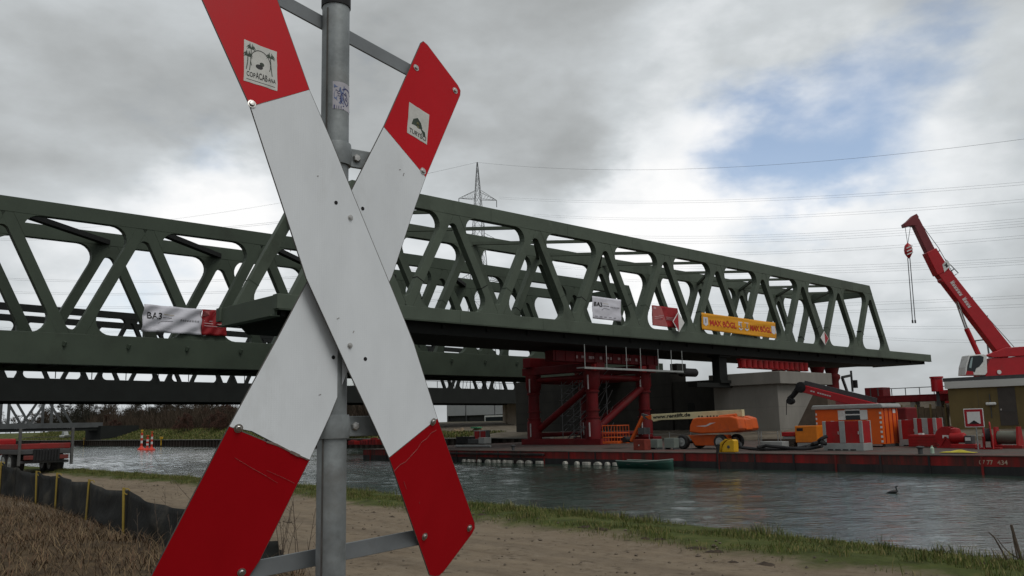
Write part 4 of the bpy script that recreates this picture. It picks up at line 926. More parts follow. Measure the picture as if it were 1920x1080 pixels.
# square warning sign with notch
sp_ = ats(1826, 842, 53.2); ws = qthing('warning_sign', 'white square sign with red border and dark notch on a post', 'sign', sp_.x, 53.2, DK)
def s_(x, y): q = ats(x, y, 53.2); return (q.x-sp_.x, q.z-DK)
a_, b2 = s_(1809, 798), s_(1843, 769); cx, hz_ = (a_[0]+b2[0])/2, (a_[1]+b2[1])/2; hw = (b2[0]-a_[0])/2
SGR = mat('small_sign_red', (.33, .012, .02), .45, var=.08); SGW = mat('small_sign_white', (.66, .66, .65), .45, var=.05)
MB().box(cx-hw, cx+hw, 0, .03, hz_-hw, hz_+hw).build('back_plate', SGW, ws, bevel=.012)
MB().box(cx-hw*.92, cx+hw*.92, -.008, -.002, hz_-hw*.92, hz_+hw*.92).build('red_border', SGR, ws)
MB().box(cx-hw*.66, cx+hw*.66, -.016, -.010, hz_-hw*.62, hz_+hw*.66).build('white_field', SGW, ws)
MB().prism([(cx-hw*.55, hz_-hw*.63), (cx, hz_-hw*.25), (cx+hw*.55, hz_-hw*.63)], (0, -.024, 0), (1, 0, 0), (0, 0, 1), (0, 1, 0), .006).build('notch', INK, ws)
MB().tube((cx+.05, .06, 0), (cx+.05, .06, hz_), .035, 8).build('post', GALV, ws)
# small things on the deck
pb = ats(1492, 834, 55); ob_x = qthing('pump_box', 'orange generator box on grey skid left of the orange cabin', 'generator', pb.x, 55, DK)
q = ats(1531, 798, 55); MB().box(0, q.x-pb.x, 0, 1.1, .35, q.z-DK).build('hood', mat('amber_paint', (.55, .16, .012), .5, var=.12), ob_x, bevel=.05); MB().box(.1, q.x-pb.x, .05, 1.0, 0, .34).build('skid', GREYP, ob_x); MB().box(.15, .6, -.012, .02, q.z-DK-.35, q.z-DK-.15).build('grille', BLACK, ob_x)
pb = ats(1469, 838, 55.5); rb = qthing('waste_container', 'small red-lidded grey bin left of the orange generator', 'bin', pb.x, 55.5, DK)
MB().box(0, .9, 0, .9, 0, .75).build('body', GREYP, rb, bevel=.03); MB().box(-.05, .95, -.05, .95, .76, 1.05).build('lid', RED, rb, bevel=.03)
pb = ats(1425, 838, 54); gp = qthing('steel_trough', 'grey steel trough on the deck before the pier', 'trough', pb.x, 54, DK)
MB().box(0, 1.7, 0, .9, 0, .45).build('body', GREYP, gp, bevel=.03)
for x in (-.2, .05, 1.3, 1.5): MB().tube((x, .2, 0), (x, .2, 1.15), .025, 6).build('rail_post', GALV, gp)
for (x, y, w_, h_, lb_) in ((1218, 846, .72, .72, 'pale grey-green steel bin left of the boom lift wheels'), (1246, 845, .85, .80, 'grey-green steel bin touching the boom lift front wheel')):
    pb = ats(x, y, 50.6); bb = qthing('steel_bin', lb_, 'bin', pb.x, 50.6, DK, group='steel bins by the boom lift')
    MB().box(0, w_, 0, .6, .12, h_).build('body', mat('grey_green_paint', (.16, .19, .17), .6, var=.12), bb, bevel=.02); MB().box(0, .1, 0, .6, 0, .12).build('foot', GREYDK, bb); MB().box(w_-.1, w_, 0, .6, 0, .12).build('foot', GREYDK, bb)
pb = ats(1206, 846, 49); rc_ = qthing('red_locker', 'rusty red steel locker below the lift basket', 'locker', ats(1188, 846, 49).x, 49, DK)
MB().box(0, 1.0, 0, .7, 0, .75).build('case', mat('rusty_red', (.17, .03, .02), .8, var=.3, scale=3.), rc_, bevel=.02); MB().box(.45, .55, -.02, .01, .3, .4).build('latch', STEEL, rc_)
pb = ats(1765, 848, 48.5); tb = MB(); tb.grid(lambda u, v: (u*1.7, v*.6-.3, .05+.10*math.sin(PI*u)*(1+.4*math.sin(9*u+5*v))*math.sin(PI*v)), 16, 6)
o = tb.build('tarpaulin', mat('yellow_tarp', (.42, .36, .03), .6, var=.2, scale=4.), None, smooth=True, solid=.02); o.location = W(pb.x, 48.5, DK); o.rotation_euler = (0, 0, QROT); tag(o, 'crumpled yellow tarpaulin on the pontoon edge near the red reel', 'tarpaulin')
pb = ats(1748, 846, 48.2); cn = MB().lathe([(.10, 0), (.10, .28), (.05, .33), (.05, .4)], n=12).build('canister', mat('white_green_canister', (.35, .45, .36), .5, var=.2), None, smooth=True); cn.location = W(pb.x, 48.2, DK); tag(cn, 'small white and green canister standing on the pontoon edge', 'canister')
# red telescopic loader boom behind the cabin
LT = ats(1500, 740, 66); ld = qthing('telescopic_loader', 'red telescopic loader boom with black knuckle head above the orange cabin', 'loader', LT.x, 66, DK)
def l_(x, y): q = ats(x, y, 66); return (q.x-LT.x, q.z-DK)
p0, p1 = l_(1502, 725), l_(1640, 760)
MB().beam((p0[0], .4, p0[1]-.15), (p1[0], .4, p1[1]-.15), .6, .62, (0, 1, 0)).build('boom', REDCR, ld, bevel=.04)
MB().beam((p0[0]+.1, .4, p0[1]+.25), (p1[0], .4, p1[1]+.3), .5, .1, (0, 1, 0)).build('boom_top_rail', GREYDK, ld)
d0, d1 = l_(1519, 733), l_(1560, 744); dv = Vector((d1[0]-d0[0], 0, d1[1]-d0[1])).normalized()
for k in range(9):
    if k in (2, ): continue
    a = Vector((d0[0], .08, d0[1])) + dv*(.2*k); MB().beam(a, a+dv*.15, .02, .10, (0, 0, 1)).build('lettering_mark', STRIP, ld)
MB().lathe([(.25, -.4), (.45, -.35), (.45, .35), (.25, .4)], (p0[0]-.1, .4, p0[1]-.05), (0, 1, 0), 14).build('pivot', BLACK, ld, smooth=True)
h = [l_(*q) for q in ((1500, 722), (1492, 728), (1482, 742), (1474, 748))]
mbh = MB(); mbh.path([(x, .4, z) for x, z in h], .28, 8, .18); mbh.build('knuckle_arm', BLACK, ld)
MB().lathe([(.25, -.3), (.3, 0), (.25, .3)], (l_(1478, 752)[0], .4, l_(1478, 752)[1]), (0, 1, 0), 12).build('head', BLACK, ld, smooth=True)
MB().tube((l_(1470, 750)[0], .4, l_(1470, 750)[1]), (l_(1470, 778)[0], .4, l_(1470, 778)[1]), .03, 6).build('hook_cable', BLACK, ld)
MB().box(p1[0]-1.6, p1[0]+2.5, -.4, 1.6, .8, 2.6).build('body', REDDK, ld, bevel=.1); MB().box(p1[0]-3.2, p1[0]-1.7, -.2, 1.2, .9, 2.9).build('dark_cab', GLASS, ld, bevel=.1)
for x in (p1[0]-2.6, p1[0]+1.6): wheel(ld, x, -.3, .6, .6, .4)

# chain railing along the back edge of the pontoon and loose deck gear
rl_ = qthing('deck_railing', 'thin grey post and chain railing on the pontoon behind the boom lift', 'railing', -44, 56.5, DK)
for k in range(9): MB().tube((k*2.0, 0, 0), (k*2.0, 0, 1.1), .03, 6).build('post', GALVD, rl_)
for k in range(8):
    for z in (.55, 1.05): MB().path([(k*2.0+i*.4, 0, z-.12*math.sin(PI*i/5)) for i in range(6)], .015, 4).build('chain', GALVD, rl_)
ti = qthing('timber_pile', 'stack of dark timber sleepers on the deck before the pier', 'timber', -33.2, 55.0, DK)
for k in range(3):
    for j in range(3-k): MB().box(0, 2.6, j*.28+k*.14, j*.28+k*.14+.26, k*.2, k*.2+.19).build('sleeper', mat('sleeper_wood', (.06, .045, .034), .9, var=.3) if k+j == 0 else bpy.data.materials['sleeper_wood'], ti, bevel=.01)
# ------------------------------------------------------------------ right bank: building, crane, yard
bd = qthing('site_building', 'flat-roofed ochre building with white fascia behind the pontoon', 'building', -29.45, 80, 1.2)
OCH = mat('ochre_wall', (.15, .11, .045), .85, var=.12, scale=.8, bump=.05, dirt=(.10, .075, .035), dirt_amt=.4, stretch=(1, 1, .5))
FASC = mat('white_fascia', (.50, .50, .48), .6, var=.06, scale=1., dirt=(.36, .36, .34), dirt_amt=.3, stretch=(.4, 1, 2))
MB().box(0, 16, 0, 9, 0, 3.98).build('wall', OCH, bd)
MB().box(-.15, 16, -.25, 9, 3.98, 4.58).build('fascia', FASC, bd, bevel=.01)
MB().box(-.3, 16, -.1, 9.2, 4.58, 4.9).build('roof', GREYDK, bd)
dx0, dx1 = ats(1873, 760, 80).x+29.45, ats(1906, 760, 80).x+29.45
dd = MB().box(dx0, dx1, -.03, .05, .75, 3.9).build('door', mat('brown_grey_door', (.055, .047, .042), .6, var=.15, scale=2.), bd)
MB().box(dx0+.1, dx0+.2, -.06, -.02, 2.0, 2.15).build('handle', STEEL, dd); MB().box(dx0, dx1, -.045, -.028, 1.95, 1.98).build('mid_rail', GREYDK, dd)
x = ats(1859, 757, 80); MB().box(x.x+29.45-.4, x.x+29.45+.4, -.25, -.0, x.z-1.2-.12, x.z-1.2+.12).build('wall_lamp', WHITE, bd, bevel=.08)
for k in range(1, 6): MB().box(k*2.4-.01, k*2.4+.01, -.006, .0, 0, 3.97).build('wall_joint', GREYDK, bd)
MB().box(3.3, 3.36, -.06, -.005, 1.4, 3.4).build('downpipe', GREYDK, bd)

# mobile crane standing behind the building, boom to the left
CY = 92
def k_(x, y): p = atY(x, y, CY); return Vector((p.x, 0, p.z))
cb = k_(1880, 712); cr = thing('mobile_crane', 'red mobile crane with raised telescopic boom behind the ochre building', 'crane', (cb.x, CY, 3.6))
def kk(x, y): p = k_(x, y); return Vector((p.x-cb.x, 0, p.z-3.6))
def kp(pts): return [(kk(*q).x, kk(*q).z) for q in pts]
AXc = ((1, 0, 0), (0, 0, 1), (0, 1, 0))
MB().prism(kp([(1836, 704), (1838, 690), (1846, 673), (1885, 671), (1935, 664), (1990, 664), (1990, 708), (1836, 708)]), (0, -1.2, 0), *AXc, 2.4).build('superstructure', REDCR, cr, bevel=.05)
MB().prism(kp([(1832, 706), (2000, 706), (2000, 716), (1832, 716)]), (0, -1.1, 0), *AXc, 2.2).build('turntable', GREYDK, cr, bevel=.04)
MB().prism([(-6.5, 0), (9, 0), (9, 1.9), (-3.0, 1.9), (-3.4, 1.5), (-6.5, 1.4)], (0, -1.3, .5), *AXc, 2.6).build('carrier', REDCR, cr, bevel=.06)
for x in (-5, -3.2, 1, 2.8, 4.6, 7): wheel(cr, x, -1.05, .65, .65, .45)
MB().prism(kp([(1796, 705), (1797, 690), (1803, 668), (1830, 666), (1836, 668), (1837, 700), (1833, 705)]), (0, -1.5, 0), *AXc, 1.5).build('cab', WHITE, cr, bevel=.06)
gl = MB().prism(kp([(1799, 697), (1800, 688), (1805, 670), (1823, 668.5), (1830, 671), (1829, 680), (1822, 689), (1816, 692), (1814, 699)]), (0, -1.53, 0), *AXc, .04).build('cab_window', GLASS, cr)
MB().prism(kp([(1803, 691), (1804, 685), (1807, 673), (1810, 672), (1807, 692)]), (0, -1.545, 0), *AXc, .02).build('windscreen_glint', mat('cab_glint', (.25, .33, .34), .15, var=.1), gl)  # pale patch painted over the window as a glint
MB().prism(kp([(1797, 704), (1799, 697), (1810, 698), (1812, 704)]), (0, -1.54, 0), *AXc, .04).build('door_step', REDCR, cr)
b0, b1 = kk(1878, 652), kk(1765, 513); b2_, b3 = kk(1766, 512), kk(1716, 413)
def boomsec(a, b, wa, wb, m, name, y0):
    d = (b-a).normalized(); nrm = Vector((-d.z, 0, d.x)); pts = [a+nrm*wa/2, b+nrm*wb/2, b-nrm*wb/2, a-nrm*wa/2]
    return MB().prism([(p.x, p.z) for p in pts], (0, y0, 0), *AXc, -2*y0).build(name, m, cr, bevel=.06)
boomsec(kk(1888, 668), kk(1757, 500), 1.55, 1.35, REDCR, 'boom_base', -.5)
boomsec(kk(1765, 512), kk(1742, 471), 1.5, 1.2, REDCR, 'boom_collar', -.56)
DKRED = mat('dark_red_boom', (.16, .03, .035), .45, var=.12, scale=1.)
boomsec(kk(1752, 490), kk(1714, 413), 1.0, .85, DKRED, 'boom_extension', -.38)
MB().prism(kp([(1710, 405), (1716, 402), (1720, 408), (1716, 425), (1706, 424), (1694, 427), (1692, 421), (1700, 415)]), (0, -.4, 0), *AXc, .8).build('boom_head', DKRED, cr, bevel=.04)
sp2 = kp([(1762, 498), (1771, 489), (1778, 499), (1766, 512)])
MB().prism(sp2, (0, -.58, 0), *AXc, .05).build('logo_plate', WHITE, cr)
MB().prism(kp([(1768, 497), (1770, 494), (1771, 499), (1774, 500), (1769, 504), (1768, 500), (1765, 500)]), (0, -.595, 0), *AXc, .02).build('logo_mark', INK, cr)
a, b = kk(1777, 531), kk(1812, 580); d = (b-a).normalized()
lettering('lettering', 'WASEL - LOHR', (a.x, -.512, a.z), (d.x, 0, d.z), (-d.z, 0, d.x), .62, STRIP, cr, bold=.01, width=(b-a).length) if False else None
for i in range(11):                                              # blurred company lettering on the boom, letter by letter
    if i == 6: continue
    q = a + d*((b-a).length*i/11); n_ = Vector((-d.z, 0, d.x)); h_ = .42 if i not in (0, 7) else .55
    MB().prism([((q+v).x, (q+v).z) for v in (Vector(), d*.24, d*.26+n_*h_, d*.12+n_*h_*.6, d*.02+n_*h_)], (0, -.515, 0), *AXc, .01).build('lettering_mark', STRIP, cr)
MB().lathe([(.0, -.5), (.35, -.45), (.35, .45), (0, .5)], kk(1767, 525), (0, 1, 0), 14).build('boom_roller', REDCR, cr, smooth=True)
c0, c1, c2 = kk(1836, 668), kk(1812, 616), kk(1792, 560)
MB().tube(c0, c1, .26, 12).build('lift_cylinder', REDCR, cr, smooth=True)
for y in (-.2, .2): MB().tube(c1+Vector((0, y, 0)), c2+Vector((0, y, 0)), .085, 8).build('cylinder_rod', STEEL, cr, smooth=True)
ROPE = mat('wire_rope', (.10, .105, .11), .5, .3, var=.2)
MB().path([kk(1716, 404), kk(1760, 465), kk(1792, 522), kk(1856, 600), kk(1908, 658)], .035, 5).build('hoist_rope', ROPE, cr)
for i, (x, y) in enumerate(((1762, 470), (1776, 490), (1788, 505), (1824, 558), (1852, 592))): MB().beam(kk(x, y), kk(x-6, y+4), .1, .1).build('rope_guide', GREYDK, cr)
MB().path([kk(1772, 486), kk(1797, 512), kk(1790, 516)], .05, 5).build('rail', GREYDK, cr)
MB().prism(kp([(1836, 668), (1872, 654), (1900, 652), (1960, 650), (1960, 666), (1850, 672)]), (0, -1.3, 0), *AXc, .5).build('winch_housing', REDCR, cr, bevel=.04)
MB().path([kk(1843, 700), kk(1845, 688), kk(1855, 672), kk(1890, 669), kk(1891, 655)], .06, 6).build('guard_rail', STRIP, cr)
MB().lathe([(.22, 0), (.22, .05)], kk(1861, 699)+Vector((0, -1.25, 0)), (0, -1, 0), 14).build('lamp', WHITE, cr)
hk = thing('hook_block', 'red and white striped hook block hanging with slings from the crane', 'hook', atY(1703, 470, CY))
def hh(x, y): p = atY(x, y, CY) - hk.location; return Vector((p.x, 0, p.z))
MB().lathe([(.05, .85), (.34, .55), (.44, .1), (.40, -.3), (.15, -.75), (.06, -.85)], (0, 0, 0), (0, 0, 1), 14).build('block', REDCR, hk, smooth=True)
for z in (-.35, 0, .35): MB().beam((-.34, -.40, z-.15), (.3, -.44, z+.12), .02, .12, (0, 0, 1)).build('stripe', WHITE, hk)
for x in (1697, 1707): MB().tube(hh(x, 425), hh(1702, 458), .03, 5).build('rope', ROPE, hk)
for xa, xb in ((1702, 1711), (1706, 1716)): MB().tube(hh(xa, 484), hh(xb, 602), .045, 6).build('sling', ROPE, hk); MB().box(hh(xb, 602).x-.07, hh(xb, 602).x+.07, -.06, .06, hh(xb, 606).z, hh(xb, 600).z).build('sling_hook', GREYDK, hk)

# red beams, crate and rubble between pier and building
yb = qthing('red_steel_beams', 'long red steel beams with handrail lying beside the ochre building', 'beam', ats(1640, 740, 84).x, 84, 1.2)
x1 = ats(1778, 735, 84).x - ats(1640, 740, 84).x; zr = ats(1720, 742, 84).z - 1.2
MB().box(0, x1, 0, 1.2, zr-.55, zr).build('girder', REDDK, yb, bevel=.03); MB().box(0, x1, -.02, 1.22, zr+.01, zr+.1).build('flange', REDDK, yb)
for k in range(9): MB().box(.3+k*x1/9, .42+k*x1/9, -.05, -.001, zr-.5, zr).build('stiffener', REDDK, yb)
MB().box(0, x1, .5, .56, zr+.75, zr+.82).build('handrail', GREYDK, yb)
for k in range(6): MB().box(.1+k*x1/5.2, .16+k*x1/5.2, .5, .56, zr+.1, zr+.75).build('rail_post', GREYDK, yb)
for k in range(3): MB().box(1+k*x1/3, 1.5+k*x1/3, .1, 1.1, 0, zr-.56).build('support', CONC, yb)
q = ats(1752, 706, 82.5); rcx = qthing('red_bin', 'round-topped red steel bin left of the white fascia', 'bin', q.x, 82.5, 1.2)
MB().lathe([(.50, q.z-1.2-1.35), (.50, q.z-1.2-.15), (.58, q.z-1.2-.14), (.58, q.z-1.2)], (0, .4, 0), n=18).build('drum', REDCR, rcx, smooth=True); MB().box(-.12, .12, .3, .5, 0, q.z-1.2-1.35).build('stand', GREYDK, rcx)
q = ats(1622, 746, 90); q2 = ats(1655, 726, 90); rb2 = qthing('red_tank', 'dark red steel tank with straps above the loader boom', 'tank', q.x, 90, 1.2)
wq_, hq_ = q2.x-q.x, q2.z-1.2; MB().box(0, wq_, 0, 1.8, 0, hq_).build('tank', REDDK, rb2, bevel=.06)
for x in (.3, .7): MB().box(wq_*x, wq_*x+.1, -.03, .01, .3, hq_-.02).build('strap', GREYDK, rb2)
rw = qthing('retaining_wall', 'low brown sheet and timber retaining wall left of the ochre building', 'wall', ats(1690, 770, 81).x, 81, .6)
x1 = ats(1778, 770, 81).x - ats(1690, 770, 81).x
BRN = mat('weathered_timber', (.10, .075, .05), .9, var=.3, scale=2., stretch=(3, 1, 1))
for k in range(8): MB().box(k*x1/8, (k+1)*x1/8-.03, 0, .12, 0, 3.1-.1*(k % 3)).build('plank', BRN, rw)
for k in range(4): MB().box(k*x1/3.2, k*x1/3.2+.14, -.14, -.003, 0, 3.3).build('post', OCH, rw)
# black tarp heap
q = ats(1740, 800, 77); tpm = MB()
tpm.grid(lambda u, v: (u*3.6-1.8, v*1.6, max(0, (1.75*math.exp(-((u-.5)*3.0)**2)*math.sin(PI*min(1, v*.98+.02))) + .16*noise.noise(Vector((u*7, v*5, 1))))), 22, 10)
o = tpm.build('tarpaulin_heap', mat('black_sheet', (.02, .022, .024), .5, var=.3, scale=2.), None, smooth=True, solid=.03); o.location = W(q.x, 76.6, .9); o.rotation_euler = (0, 0, QROT); tag(o, 'black sheet draped over a heap behind the red cabinets', 'tarpaulin')
q = ats(1530, 800, 76); sh2 = MB(); sh2.prism([(-2.4, 0), (1.6, 0), (1.6, 3.9), (.2, 4.2)], (0, 0, 0), (1, 0, 0), (0, 0, 1), (0, 1, 0), 1.5)
o = sh2.build('conveyor_hopper', mat('brown_hopper', (.11, .085, .065), .8, var=.2, scale=1.), None, bevel=.05); o.location = W(q.x, 75.5, .9); o.rotation_euler = (0, 0, QROT); tag(o, 'brown sloping hopper plate between pier and orange cabin', 'hopper')

# quay sheet piles along the far bank, as one corrugated wall
SHP = mat('sheet_pile_steel', (.045, .033, .027), .85, var=.4, scale=1., stretch=(1, 1, .3))
sw_ = MB(); prev = None
xs = []; x = -330.
while x < -70: xs += [(x, 0), (x+.5, 0), (x+.7, .35), (x+1.2, .35)]; x += 1.4
sw_.v = [tuple(W(a, 71.9+b, z)) for a, b in xs for z in (-.8, 1.25)]
sw_.f = [(2*i, 2*i+2, 2*i+3, 2*i+1) for i in range(len(xs)-1)]
tag(sw_.build('sheet_pile_wall', SHP, None), 'dark corrugated sheet pile wall along the far bank of the canal', 'wall')
cpw = MB(); a = W(-330, 71.8, 1.25); cp_ = MB().box(0, 260, 0, .7, 0, .12).build('coping_strip', CONC, None); cp_.location = W(-330, 71.7, 1.255); cp_.rotation_euler = (0, 0, QROT); tag(cp_, 'pale concrete coping on top of the sheet pile wall', 'coping')
qw = MB().box(0, 160, 0, .5, -.8, 1.3).build('quay_wall', CONC, None); qw.location = W(-70, 73.2, 0); qw.rotation_euler = (0, 0, QROT); tag(qw, 'concrete quay wall behind the red pontoon', 'wall')

# ------------------------------------------------------------------ behind the tower: halls, columns, rubble
hl = qthing('white_hall', 'low hall with pale grey panel fascia under the old bridge', 'building', ats(838, 790, 125).x, 125, 1.0)
w_h = ats(946, 790, 125).x - ats(838, 790, 125).x; zh0, zh1 = ats(900, 778, 125).z-1, ats(900, 752, 125).z-1
PANEL = mat('pale_panel', (.36, .37, .38), .6, var=.06, scale=.6)
MB().box(0, w_h*.33, 0, 12, zh0, zh1+2).build('panel', PANEL, hl); MB().box(w_h*.355, w_h*.83, 0, 12, zh0, zh1+2).build('panel', PANEL, hl); MB().box(w_h*.85, w_h, 0, 12, zh0, zh1+2).build('panel', PANEL, hl)
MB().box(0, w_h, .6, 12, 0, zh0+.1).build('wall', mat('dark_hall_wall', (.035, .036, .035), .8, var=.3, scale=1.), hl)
for x in (0, w_h*.34, w_h*.84): MB().box(x-.2, x+.25, .2, .8, 0, zh0).build('column', GREYDK, hl)
wnq = ats(905, 780, 124).x - ats(838, 790, 125).x
for k in (0,):
    f0 = MB().box(wnq, w_h, -.2, .5, ats(900, 800, 125).z-1, ats(900, 781, 125).z-1).build('window', GLASS, hl)
    MB().box(wnq-.25, wnq, -.25, .5, ats(900, 800, 125).z-1, ats(900, 779.5, 125).z-1).build('frame', WHITE, f0); MB().box(wnq, w_h, -.26, .5, ats(900, 782.5, 125).z-1, ats(900, 779.5, 125).z-1).build('frame', WHITE, f0)
TANC = mat('tan_concrete', (.52, .44, .35), .9, var=.15, scale=.8)
tc_ = qthing('stair_pillar', 'tan concrete pillar with cracked lower panel left of the red tower', 'pillar', ats(952, 800, 110).x, 110, .8)
w2 = ats(971, 800, 110).x - ats(952, 800, 110).x; zz2 = ats(960, 752, 110).z-.8
MB().box(0, w2, 0, 3, 0, zz2+2).build('shaft', TANC, tc_, bevel=.03)
for k in range(6): MB().box(-.08, w2+.08, -.1, 3, 2.6+k*.9, 2.85+k*.9).build('ledge', TANC, tc_)
MB().path([(w2*.3, -.02, 2.2), (w2*.5, -.02, 1.2), (w2*.5, -.02, .1)], .05, 4).build('crack', GREYDK, tc_); MB().path([(w2*.75, -.02, 1.9), (w2*.5, -.02, 1.2)], .05, 4).build('crack', GREYDK, tc_)
t2c = qthing('stair_pillar', 'slim tan pillar beside the wide cracked tan pillar', 'pillar', ats(943, 800, 111).x, 111, .8); MB().box(0, ats(948, 800, 111).x-ats(943, 800, 111).x, 0, 1.5, 2.2, zz2+2).build('shaft', TANC, t2c); MB().box(-.1, .5, -.1, 1.6, 1.9, 2.2).build('foot', TANC, t2c)
RUB = mat('rubble_heap', (.20, .15, .10), .95, var=.35, scale=1.5, bump=.5)
for x0, x1, yb_, lbl in ((847, 882, 826, 'larger heap of tan rubble left of the red tower'), (890, 913, 825, 'smaller heap of tan rubble with green lid on top')):
    p, q = ats(x0, yb_, 88), ats(x1, yb_, 88); w3 = q.x-p.x; hm = MB()
    hm.grid(lambda u, v, w3=w3: (u*w3, v*3, max(0, math.sin(PI*u)*math.sin(PI*v)*1.5 + .5*noise.noise(Vector((u*8, v*6, w3))))), 22, 10)
    hp_ = thing('rubble_heap', lbl, 'heap', W(p.x, 86, 1.1), QROT, 'rubble heaps left of the tower'); hm.build('rubble', RUB, hp_, smooth=True)
    if x0 > 880: MB().box(w3*.25, w3*.8, .6, 1.6, 1.35, 1.55).build('green_lid', mat('green_lid', (.05, .22, .11), .5, var=.1), hp_, bevel=.03)
p = ats(912, 829, 72); q = ats(934, 806, 72)
lc = qthing('steel_locker', 'red double-door steel locker with grey frame left of the tower', 'locker', p.x, 70, DK)
ww = q.x-p.x; hh_ = q.z-DK; MB().box(0, ww, 0, .7, 0, hh_).build('frame', GREYP, lc, bevel=.02)
for k in range(2): MB().box(.1+k*ww/2, ww/2-.05+k*ww/2, -.02, .0, .15, hh_-.1).build('door', RED, lc)
# dark chests and pale bundles on the pontoon's left part
for (x, y, w_, h_, m_, lbl) in ((855, 834, 2.0, .8, BLACK, 'black crate on pontoon left of the rubble'), (877, 836, 1.6, .55, GREYDK, 'dark grey low crate below the rubble heap'), (897, 834, .9, .7, GREYP, 'pale grey box beside the red locker')):
    p = ats(x, y, 60); c = qthing('deck_crate', lbl, 'crate', p.x, 60, DK, group='crates on the left of the pontoon'); MB().box(0, w_, 0, 1, 0.08, h_).build('body', m_, c, bevel=.03); MB().box(0, .12, 0, 1, 0, .08).build('foot', GREYDK, c); MB().box(w_-.12, w_, 0, 1, 0, .08).build('foot', GREYDK, c)
p = ats(855, 842, 52); q = ats(920, 840, 52); o = MB().tube((0, 0, .12), (q.x-p.x, 0, .14), .11, 10).build('steel_pipe', GREYP, None, smooth=True); o.location = W(p.x, 52, DK); o.rotation_euler = (0, 0, QROT); tag(o, 'pale steel pipe lying on the pontoon left of the tower', 'pipe')
# red gear at far left of the pontoon, seen between post and arm
for i, (x0, x1, y1, lbl) in enumerate(((652, 665, 825, 'dark red box at left end of the pontoon'), (674, 688, 824, 'bright red crate near left end of the pontoon'), (688, 706, 821, 'red stack of crates behind the sign arm'))):
    p, q = ats(x0, 836, 58), ats(x1, y1, 58); c = qthing('red_crate', lbl, 'crate', p.x, 58, DK, group='red gear at the left end of the pontoon'); ww = q.x-p.x; h_ = max(.4, q.z-DK)
    MB().box(0, ww, 0, .8, 0, h_*.8).build('body', RED, c, bevel=.03)
    for k in range(3): MB().box(ww*(.1+.3*k), ww*(.25+.3*k), -.03, .0, .05, h_*.75).build('rib', REDDK, c)
    MB().box(ww*.3, ww*.7, .1, .6, h_*.8, h_).build('top_gear', RED, c, bevel=.03)
# ------------------------------------------------------------------ banners and navigation boards on the bridges
def banner(name, label, quad, tpl, m, wr=.06, sag=0., fold=None):
    """quad TL TR BR BL in photo pixels on the plane t; returns thing and surface function"""
    c = [att(x, y, tpl) for x, y in quad]; base = c[3]
    root = qthing(name, label, 'banner', tpl, base.y, base.z)
    def pt(u, v, lift=0.):
        p = (c[0]*(1-u)*(1-v) + c[1]*u*(1-v) + c[2]*u*v + c[3]*(1-u)*v)
        d = wr*(math.sin(7*u+9*v+noise.noise(Vector((u*3, v*3, len(label))))*3)*.6 + noise.noise(Vector((u*5, v*7, 2.2+len(label)))))
        if fold: d += fold*math.sin((u*2.2+v*1.5)*7)
        return Vector((d+lift, p.y-base.y, p.z-base.z - sag*math.sin(PI*u)))
    mb = MB(); mb.grid(lambda u, v: pt(u, v), 28, 12); mb.build('cloth', m, root, smooth=True, solid=.008)
    return root, pt
def on_banner(root, pt, txt, u0, u1, v0, v1, m, bold=.02, lift=.03, name='lettering'):
    vs, fs = text_mesh(txt, 1, 0, bold=bold); x0 = min(v.x for v in vs); x1 = max(v.x for v in vs); y0 = min(v.y for v in vs); y1 = max(v.y for v in vs)
    mb = MB(); mb.add([pt(u0+(v.x-x0)/(x1-x0)*(u1-u0), v1-(v.y-y0)/(y1-y0)*(v1-v0), lift) for v in vs], fs); return mb.build(name, m, root)
def patch(root, pt, polys, m, name, lift=.025):
    for sh in polys: mb = MB(); mb.add([pt(u, v, lift) for u, v in sh], [tuple(range(len(sh)))]); mb.build(name, m, root)
BW = mat('white_banner', (.60, .60, .66), .6, var=.05, scale=2.); BR = mat('red_banner', (.26, .012, .016), .55, var=.15, scale=2.); BPINK = mat('faded_red_print', (.36, .10, .10), .6, var=.12, scale=3.)
BO = mat('orange_banner', (.68, .30, .012), .55, var=.06, scale=2.); BRT = mat('red_lettering', (.45, .03, .012), .5, var=.1); BGD = mat('tan_line_print', (.38, .33, .22), .6, var=.1); BGR = mat('grey_print', (.30, .30, .33), .6, var=.1); BLINE = mat('pale_pink_print', (.46, .27, .28), .6, var=.1)
r, p = banner('fabric_banner', 'large creased white banner with black letters BA3 on the left bridge', [(270, 570), (379, 580), (377, 628), (265, 621)], -68.15, BW, .05, 0, .10)
on_banner(r, p, 'BA3', .07, .31, .27, .52, INK); 
patch(r, p, ribbon([(.27, .20), (.36, .32), (.52, .34)], .02), BGD, 'print_line'); patch(r, p, ribbon([(.33, .44), (.48, .44)], .02), INK, 'print_line'); patch(r, p, ribbon([(.26, .66), (.33, .57), (.50, .56)], .025), BGR, 'print_line')
for k in range(8): patch(r, p, [[(.62+k*.043, .46), (.65+k*.043, .46), (.65+k*.043, .53), (.62+k*.043, .53)]], BGR, 'small_print')
r, p = banner('fabric_banner', 'crumpled dark red banner beside the large white one on the left bridge', [(379, 580), (424, 582), (425, 630), (377, 628)], -68.1, BR, .06, 0, .06)
patch(r, p, [[(.06, .06), (.30, .06), (.30, .22), (.06, .22)]], BPINK, 'logo_field'); patch(r, p, [[(.05, .26), (.45, .24), (.62, .0), (.05, 0)]], BPINK, 'pale_stripe', .018)
for k in range(3): patch(r, p, [[(.1, .42+k*.1), (.85, .45+k*.1), (.85, .48+k*.1), (.1, .45+k*.1)]], BLINE, 'print_line')
r, p = banner('fabric_banner', 'small white banner with black letters BA3 on the right bridge', [(1110, 555), (1164, 562), (1165, 603), (1111, 597)], -49.6, BW, .04)
